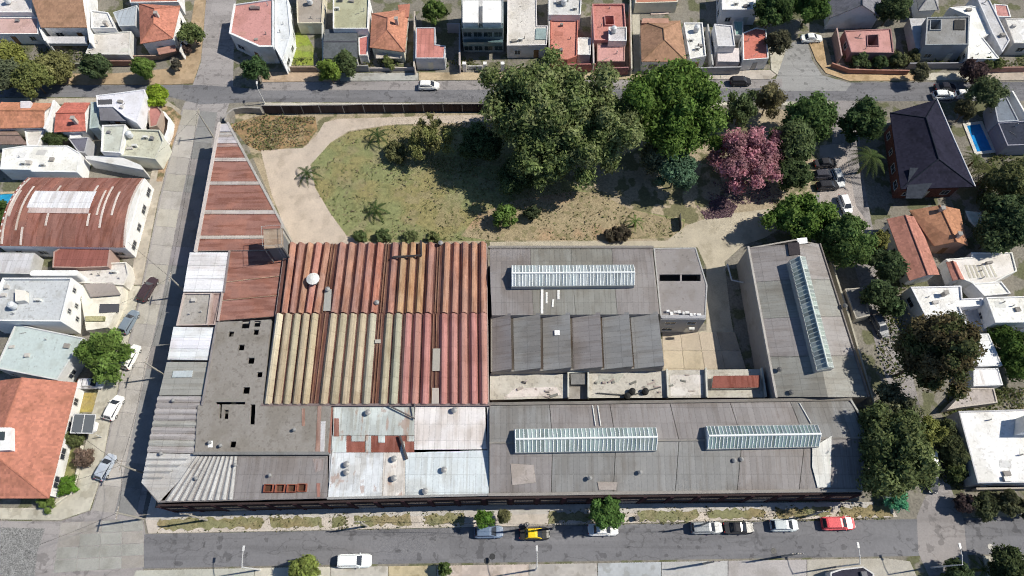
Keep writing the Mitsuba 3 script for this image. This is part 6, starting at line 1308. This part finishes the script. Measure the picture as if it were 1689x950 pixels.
grow('tree', 'dark tree on the top edge right of the gable house', (76.54,108.71), 4.5, 3.2, 3.4, (0.055, 0.075, 0.035), lobes=24, leaf=.3)
grow('shrub', 'pale olive bush right of the gable house', (79.74,110.06), 2, 1.4, 1.8, (0.14, 0.135, 0.07), lobes=10, leaf=.22, cat='bush')
for i, (x, y, r) in enumerate(((1420, 100, 1.8), (1450, 104, 1.7), (1480, 98, 2.0), (1506, 96, 1.7))):
    grow('shrub', ('dark bush first from the sandy corner in the pink patio garden', 'dark bush second from the sandy corner in the pink patio garden', 'olive bush third from the sandy corner in the pink patio garden', 'olive bush fourth from the sandy corner by the grey modern house')[i], (-108.05,116.02) if 0 else [(69.16,98.08), (72.62,97.45), (76.44,98.39), (79.65,98.71)][i], 1.3, r, 1.4, (DK2, DK, (0.09, 0.1, 0.05), (0.1, 0.1, 0.05))[i], lobes=12, leaf=.24, cat='bush')
grow('tree', 'dark street tree before the grey concrete modern house', (78.95,93.48), 2.6, 1.9, 2.2, (0.09, 0.09, 0.055), lobes=16, leaf=.22, dens=.6)
grow('tree', 'purple brown street tree below the white L-shaped roof', (89.31,93.60), 2.8, 2.5, 2.4, (0.07, 0.05, 0.05), lobes=18, leaf=.24)
grow('shrub', 'green hedge under the white L-shaped roof', (94.51,97.05), 1.4, 2.2, 1.4, (0.08, 0.095, 0.04), lobes=14, leaf=.22, squash=(1.3, .7), cat='bush')
grow('tree', 'thin green tree over the street by the two white cars, top right', (88.80,87.19), 4, 3.0, 3.0, (0.08, 0.1, 0.05), lobes=22, leaf=.26, dens=.5)
grow('tree', 'dark tree above the blue swimming pool', (84.64,84.02), 3, 1.8, 2.2, (0.07, 0.07, 0.04), lobes=16, leaf=.26)
grow('tree', 'big dark tree on the right edge behind the shade sail', (83.82,58.96), 5, 4.6, 4.4, (0.058, 0.082, 0.04), lobes=30, leaf=.34)
grow('tree', 'dark tree on the right edge beyond the weathered white terrace', (81.46,56.47), 4, 3.0, 3.0, (0.058, 0.082, 0.04), lobes=20, leaf=.3)
grow('tree', 'olive tree between the pool and the shade sail on the right edge', (87.78,67.35), 4.5, 4.0, 3.8, (0.1, 0.11, 0.05), lobes=26, leaf=.3)
grow('shrub', 'dense green hedge beside the white sheet roofs on the right edge', (79.04,36.15), 2.5, 2.6, 2.2, (0.055, 0.09, 0.025), lobes=24, leaf=.26, squash=(.8, 1.9), cat='hedge')
grow('shrub', 'long dark hedge left of the glaring white roof, lower right', (65.60,21.91), 2, 1.9, 1.9, (0.06, 0.07, 0.035), lobes=24, leaf=.24, squash=(.8, 2.2), cat='hedge')
grow('shrub', 'green bush at the lower end of the long dark hedge', (66.05,18.41), 1.6, 1.6, 1.6, (0.08, 0.1, 0.04), lobes=12, leaf=.22, cat='bush')
grow('tree', 'dark tree in the deep shade west of the brown leaved tree', (59.56,46.18), 3.4, 2.4, 2.8, (0.058, 0.082, 0.04), lobes=22, leaf=.32)
grow('tree', 'shaded green tree left of the clean white flat roof', (61.67,44.19), 3, 1.9, 2.4, (0.05, 0.075, 0.035), lobes=20, leaf=.3)
grow('tree', 'dark shaded tree beneath the terracotta gabled house', (62.26,51.22), 3.5, 3.0, 3.0, (0.058, 0.082, 0.04), lobes=20, leaf=.3)
for i, (q, zc, r, c, lab) in enumerate((((65.80,13.64), 1.6, 1.5, (0.06, 0.045, 0.045), 'purple brown bush at the lower right crossing'), ((68.57,13.28), 1.8, 1.9, (0.065, 0.075, 0.04), 'dark green bush second from the lower right crossing'),
        ((72.14,13.45), 1.8, 2.0, (0.075, 0.08, 0.045), 'olive bush third from the lower right crossing'), ((74.42,12.96), 1.6, 1.6, (0.05, 0.05, 0.035), 'dark bush at the right edge near the lower right crossing'))):
    grow('shrub', lab, q, zc, r, r * .9, c, lobes=14, leaf=.22, cat='bush')
grow('tree', 'dark green tree on the bottom edge at the far right', (68.68,4.75), 3, 2.6, 2.6, (0.05, 0.065, 0.03), lobes=24, leaf=.24)
palm('palm', 'small palm on the bottom edge right of the lower right crossing', (65.63,4.63), 2.2, 1.9, (0.07, 0.1, 0.035), seed=9)
grow('tree', 'very dark round tree on the bottom edge by the lower right crossing', (61.95,4.16), 2.2, 1.9, 2.0, (0.058, 0.082, 0.04), lobes=18, leaf=.22)
grow('street_tree', 'yellow green street tree on the bottom edge left of the white pickup', (-28.61,4.46), 2.6, 1.75, 2.0, (0.14, 0.17, 0.05), lobes=26, leaf=.22, cat='tree')
grow('street_tree', 'small dark green street tree on the bottom edge below the middle hall', (-9.43,4.64), 2, 1.0, 1.3, (0.07, 0.1, 0.035), lobes=12, leaf=.18, cat='tree')
grow('shrub', 'sea green tangle of creeper at the corner below the grey green tree', (56.08,14.21), 1.2, 1.9, 1.3, (0.08, 0.22, 0.13), c2=(0.4, 0.45, 0.42), lobes=16, leaf=.2, cat='bush')
# open ground
grow('tree', 'loose olive yellow tree at the left of the open ground trees', (-15.07,76.88), 3.6, 3.9, 3.2, (0.13, 0.14, 0.055), c2=(0.15, 0.145, 0.065), lobes=34, leaf=.26, lobe=.24, dens=.5, reach=.95)
grow('shrub', 'low green brown thicket at the foot of the loose olive yellow tree', (-21.28,76.37), 1.0, 2.6, 1.0, (0.1, 0.105, 0.05), lobes=20, leaf=.22, dens=.5, cat='bush')
grow('tree', 'dark low tree in the shadow left of the olive pair', (-5.45,75.87), 3.5, 3.6, 2.8, DK, lobes=26, leaf=.32)
grow('tree', 'dark thicket tree beneath the olive pair', (0.59,69.64), 3, 3.4, 2.6, DK, lobes=24, leaf=.3)
palm('palm', 'small palm at the edge of the pale drive on the open ground', (-37.21,71.38), 1.6, 2.8, (0.05, 0.085, 0.03), seed=1)
palm('palm', 'small palm alone on the lower lawn of the open ground', (-24.18,63.81), 1.4, 2.9, (0.05, 0.085, 0.03), seed=2)
palm('palm', 'small palm at the top of the lawn near the pale drive', (-25.06,79.47), 2.0, 2.9, (0.05, 0.085, 0.03), seed=3)
palm('palm', 'tall palm with long pale fronds beside the black slate house', (63.73,72.38), 5.0, 3.6, (0.075, 0.105, 0.04), n=16, seed=4)
palm('palm', 'palm with yellowish fronds on the right below the blue pool', (84.98,69.72), 4.0, 3.8, (0.13, 0.14, 0.06), n=16, seed=5)
palm('palm', 'palm at the right edge below the blue pool', (83.83,73.30), 3.0, 2.8, (0.09, 0.115, 0.045), n=14, seed=6)
palm('palm', 'bright palm-like sapling near the north wall of the grey hall', (21.51,60.97), 2.0, 2.0, (0.11, 0.17, 0.05), seed=7)
grow('shrub', 'bright bush left of the dark bush north of the ribbed hall', (-1.22,62.08), 1.8, 2.2, 1.9, (0.09, 0.14, 0.04), lobes=18, leaf=.24, dens=.6, cat='bush')
grow('shrub', 'dark bush right of the bright bush north of the grey hall', (3.59,62.93), 1.2, 1.7, 1.3, (0.05, 0.065, 0.035), lobes=12, leaf=.22, dens=.7, cat='bush')
grow('shrub', 'dark brown bush against the north wall of the grey hall', (18.59,58.99), .8, 2.4, .9, (0.07, 0.06, 0.045), lobes=16, leaf=.22, squash=(1.3, .6), cat='bush')
for i, q in enumerate(((-26.49,58.51), (-22.47,58.51), (-17.82,58.32), (-13.69,58.32))):
    grow('shrub', ('green bush first from the pale drive against the ribbed hall', 'green bush second from the pale drive against the ribbed hall', 'low weed bush third from the pale drive against the ribbed hall', 'low weed bush fourth from the pale drive against the ribbed hall')[i], q, .8, (1.5, 1.6, 1.5, 1.3)[i], .85, ((0.07, 0.095, 0.04), (0.075, 0.1, 0.045), (0.11, 0.13, 0.06), (0.12, 0.14, 0.06))[i], lobes=12, leaf=.2, dens=.7, cat='bush')
grow('shrub', 'brown leafless bush in the corner garden at the lower left', (-64.20,20.09), 1.2, 1.7, 1.2, (0.13, 0.095, 0.075), lobes=16, leaf=.16, dens=.5, cat='bush')
grow('shrub', 'bright green bush at the corner of the lower left garden', (-65.67,16.05), 1.0, 1.5, 1.0, (0.08, 0.15, 0.025), lobes=14, leaf=.18, cat='bush')
grow('shrub', 'small green bush at the foot of the lower left terracotta house', (-68.29,13.73), .9, 1.2, .9, (0.1, 0.14, 0.04), lobes=10, leaf=.18, cat='bush')
grow('shrub', 'olive bush beside the glazed carport at the lower left', (-66.56,23.32), 1.0, 1.6, 1.1, (0.09, 0.105, 0.045), lobes=14, leaf=.18, cat='bush')
grow('shrub', 'green yard bush between the red tiled roof and the white roof, left', (-84.69,78.39), 1.6, 2.0, 1.5, (0.06, 0.08, 0.035), lobes=14, leaf=.24, cat='bush')
grow('shrub', 'green garden bush on the left edge below the pale blue pool', (-89.82,62.81), 1.4, 2.6, 1.5, (0.055, 0.09, 0.03), lobes=18, leaf=.24, cat='bush')

# ================================================================ VEHICLES
CARS = 'cars on the streets'
car('car', 'white pickup-like car with dark windows driving on the bottom street', (-22.40,5.89), 1, (0.78, 0.79, 0.8), L=4.9, W=1.85, kind='suv', H=1.65)
car('car', 'dark blue car parked under the small bright street tree', (-3.37,9.79), 1, (0.14, 0.2, 0.3))
car('taxi', 'black taxi with yellow roof on the bottom street', (3.28,9.54), 1, (0.025, 0.025, 0.025), roof_c=(0.85, 0.58, 0.02), kind='sedan', L=4.4, cat='taxi')
car('car', 'white car half hidden in the shade of the round street tree', (13.18,10.12), 1, (0.72, 0.72, 0.7), kind='sedan', L=4.4)
car('car', 'silver grey car parked first of two before the long hall', (28.19,10.37), 1, (0.3, 0.31, 0.33), kind='suv', L=4.6)
car('car', 'black car parked second of two before the long hall', (32.84,10.37), 1, (0.025, 0.028, 0.03), kind='sedan', L=4.4)
car('car', 'silver hatchback parked between the black car and the red car', (39.47,10.71), 1, (0.5, 0.55, 0.58), L=4.1)
car('car', 'red car parked rightmost before the long hall', (47.34,10.96), 1, (0.62, 0.07, 0.09), kind='hatch', L=4.9, W=1.85)
car('car', 'white car driving on the top street', (-16.28,92.37), 1, (0.8, 0.8, 0.78), L=4.1)
car('car', 'dark maroon car driving on the left street', (-61.34,48.48), 73, (0.06, 0.04, 0.05), kind='suv', L=4.6)
car('car', 'white car parked on the left street beside the terracotta hipped house', (-62.02,28.09), 76, (0.78, 0.78, 0.77), L=4.0)
car('car', 'silver grey car parked lowest on the left street', (-61.05,19.00), 73, (0.42, 0.45, 0.52), L=4.0)
car('car', 'white car beside the bright green tree on the left street', (-61.35,36.44), 76, (0.8, 0.8, 0.78), L=4.2, kind='suv', H=1.6)
car('car', 'white car parked in the driveway above the terracotta hipped house', (-66.62,31.99), 2, (0.7, 0.71, 0.74), L=4.2, kind='sedan')
car('car', 'grey blue car before the cream house on the left street', (-63.09,42.54), 74, (0.2, 0.24, 0.29), L=4.3)
car('car', 'white car under the glazed carport at the lower left', (-65.84,25.04), 2, (0.75, 0.75, 0.76), L=4.0)
car('car', 'dark navy car driving down the right street', (62.55,17.40), 262, (0.03, 0.035, 0.05), kind='sedan', L=4.5)
car('van', 'white van just above the dark car on the right street', (62.87,19.35), 262, (0.82, 0.82, 0.8), kind='van', L=3.9, H=1.9, cat='van')
car('car', 'white car parked alone below the dark parked cars, upper right', (59.59,65.19), 278, (0.8, 0.8, 0.79), L=4.0)
car('car', 'black car parked beside the dark tree, upper of the shaded group', (57.74,74.07), 5, (0.03, 0.03, 0.035), kind='sedan')
car('car', 'dark grey car parked in the middle of the shaded group', (57.03,71.54), 5, (0.05, 0.05, 0.06))
car('car', 'pale silver car parked at the right of the shaded group', (59.44,70.88), 280, (0.45, 0.47, 0.5), L=4.0)
car('car', 'black car parked lowest of the shaded group', (57.23,69.17), 5, (0.025, 0.025, 0.03))
car('car', 'white car parked beside the sandy corner at the top right', (60.84,104.66), 2, (0.75, 0.76, 0.78), kind='sedan', L=4.4)
car('car', 'white car with dark roof beside the black slate house', (83.74,89.96), 1, (0.75, 0.76, 0.78), L=4.2)
car('car', 'bright white car rightmost on the top street', (88.01,90.11), 1, (0.8, 0.8, 0.8), L=4.0)
car('car', 'black car driving on the top street beside two white cars', (84.62,91.91), 1, (0.02, 0.022, 0.03), kind='sedan')
car('car', 'black car parked before the red flat roof on the top street', (44.86,93.43), 1, (0.03, 0.03, 0.035), kind='suv')
car('car', 'grey car in the shade right of the eastern hall', (60.45,41.89), 285, (0.12, 0.13, 0.15), L=4.2)

# ================================================================ LAMPS, POLES, CABLES
LG = 'street lamps along the bottom street'
lamp_post('street_lamp', 'pale street lamp on the bottom edge near the left crossing', (-35.73,4.73), 7.5, 90)
lamp_post('street_lamp', 'pale street lamp on the bottom edge below the black taxi', (3.32,4.73), 7.5, 90)
lamp_post('street_lamp', 'pale street lamp on the bottom edge below the red car', (46.16,5.13), 7.5, 90)
lamp_post('street_lamp', 'pale street lamp at the centre of the lower right crossing', (59.70,5.05), 7.5, 90)
lamp_post('street_lamp', 'pale street lamp leaning at the west end of the panelled fence', (-47.92,88.41), 4.2, 100, arm=.8)
for i, (q, lab) in enumerate((((-44.59,11.46), 'utility pole on the pavement before the corner of the grey ribbed wing'), ((-54.04,11.63), 'utility pole at the factory corner by the lower left crossing'), ((-55.14,18.07), 'utility pole beside the left street next to the mitred white hip'),
        ((-54.45,47.50), 'utility pole beside the left street next to the beige deck'), ((-56.44,80.45), 'utility pole beside the left street at the tip of the brown shed'), ((-55.09,33.24), 'utility pole beside the left street next to the lower white sheet roof'))):
    power_pole('utility_pole', lab, q, 7.6, 90 if i else 0)
for q, lab in (((27.28,10.62), 'slim wooden pole on the verge behind the silver grey parked car'), ((43.17,11.97), 'slim wooden pole on the verge between silver and red cars'), ((2.16,10.29), 'slim wooden pole on the verge beside the black taxi'), ((5.96,10.29), 'slim wooden pole on the verge right of the black taxi'),
               ((38.70,6.50), 'slim wooden pole on the bottom pavement with a long shadow'), ((27.29,5.53), 'slim wooden pole on the bottom pavement left of centre right'), ((-21.09,10.62), 'slim wooden pole on the verge before the white middle hall')):
    power_pole('utility_pole', lab, q, 6.2, 0)
poles = [(-50.23,10.81), (-51.25,16.79)]
PO = [(*(-54.04,11.63), 7.2), (*(-55.14,18.07), 7.2), (*(-55.09,33.24), 7.2), (*(-54.45,47.50), 7.2), (*(-56.44,80.45), 7.2)]
for i, lab in enumerate(('black cable along the left street from the corner pole to the mitred hip', 'black cable along the left street past the grey ribbed wing', 'black cable along the left street past the beige deck', 'black cable along the left street past the brown shed')):
    cable(lab, PO[i], PO[i + 1], .6)
for lab, a, q in (('black service cable across the left street to the corner garden', PO[1], (*(-64.98,15.78), 4.4)), ('black service cable across the left street to the terracotta hipped house', PO[1], (*(-65.88,24.09), 4.4)), ('black service cable across the left street to the pale sea green house', PO[2], (*(-67.17,33.66), 5.4)),
                  ('black service cable across the left street to the cream terrace house', PO[3], (*(-63.33,44.57), 3.6)), ('black service cable across the left street to the barrel warehouse', PO[3], (*(-63.59,54.72), 5.5)), ('black service cable across the left street to the cream corner house', PO[4], (*(-62.88,73.43), 5.0)),
                  ('black cable across the lower left crossing towards the west', PO[0], (*(-65.32,7.59), 5.0))):
    cable(lab, a, q, .35)
VP = [(*(-21.09,10.62), 6.0), (*(2.16,10.29), 6.0), (*(5.96,10.29), 6.0), (*(27.28,10.62), 6.0), (*(43.17,11.97), 6.0)]
for i, lab in enumerate(('black cable over the verge before the white middle hall', 'short black cable between the two slim poles by the black taxi', 'black cable over the verge before the round street tree', 'black cable over the verge behind the parked cars')):
    cable(lab, VP[i], VP[i + 1], .5)
# small things on pavements
for lab, q, c in (('dark round manhole cover west on the bottom street', (-2.82,6.50), (0.04, 0.04, 0.04)), ('dark round manhole cover right of centre on the bottom street', (37.61,7.23), (0.04, 0.04, 0.04)), ('dark round manhole cover near the right edge of the bottom street', (68.97,7.80), (0.05, 0.05, 0.05)), ('dark round manhole cover near the left street lamp', (-3.60,5.93), (0.05, 0.05, 0.05))):
    b = thing('manhole_cover', lab, 'manhole cover'); put(b, tube([(*q, -.02), (*q, .03)], [.42, .42], 16), 'metal', c)
for lab, q in (('grey rubbish bin beside the dashed verge before the taxi', (2.16,10.74)), ('grey rubbish bin on the verge near the round street tree', (18.17,11.66))):
    b = thing('rubbish_bin', lab, 'bin'); put(b + '__body', tube([z3(q, 0.1), z3(q, 1.0)], [.3, .36], 10), 'metal', (0.12, 0.1, 0.09)); put(b + '__lid', tube([z3(q, 1.0), z3(q, 1.08)], [.38, .3], 10), 'metal', (0.16, 0.14, 0.13))
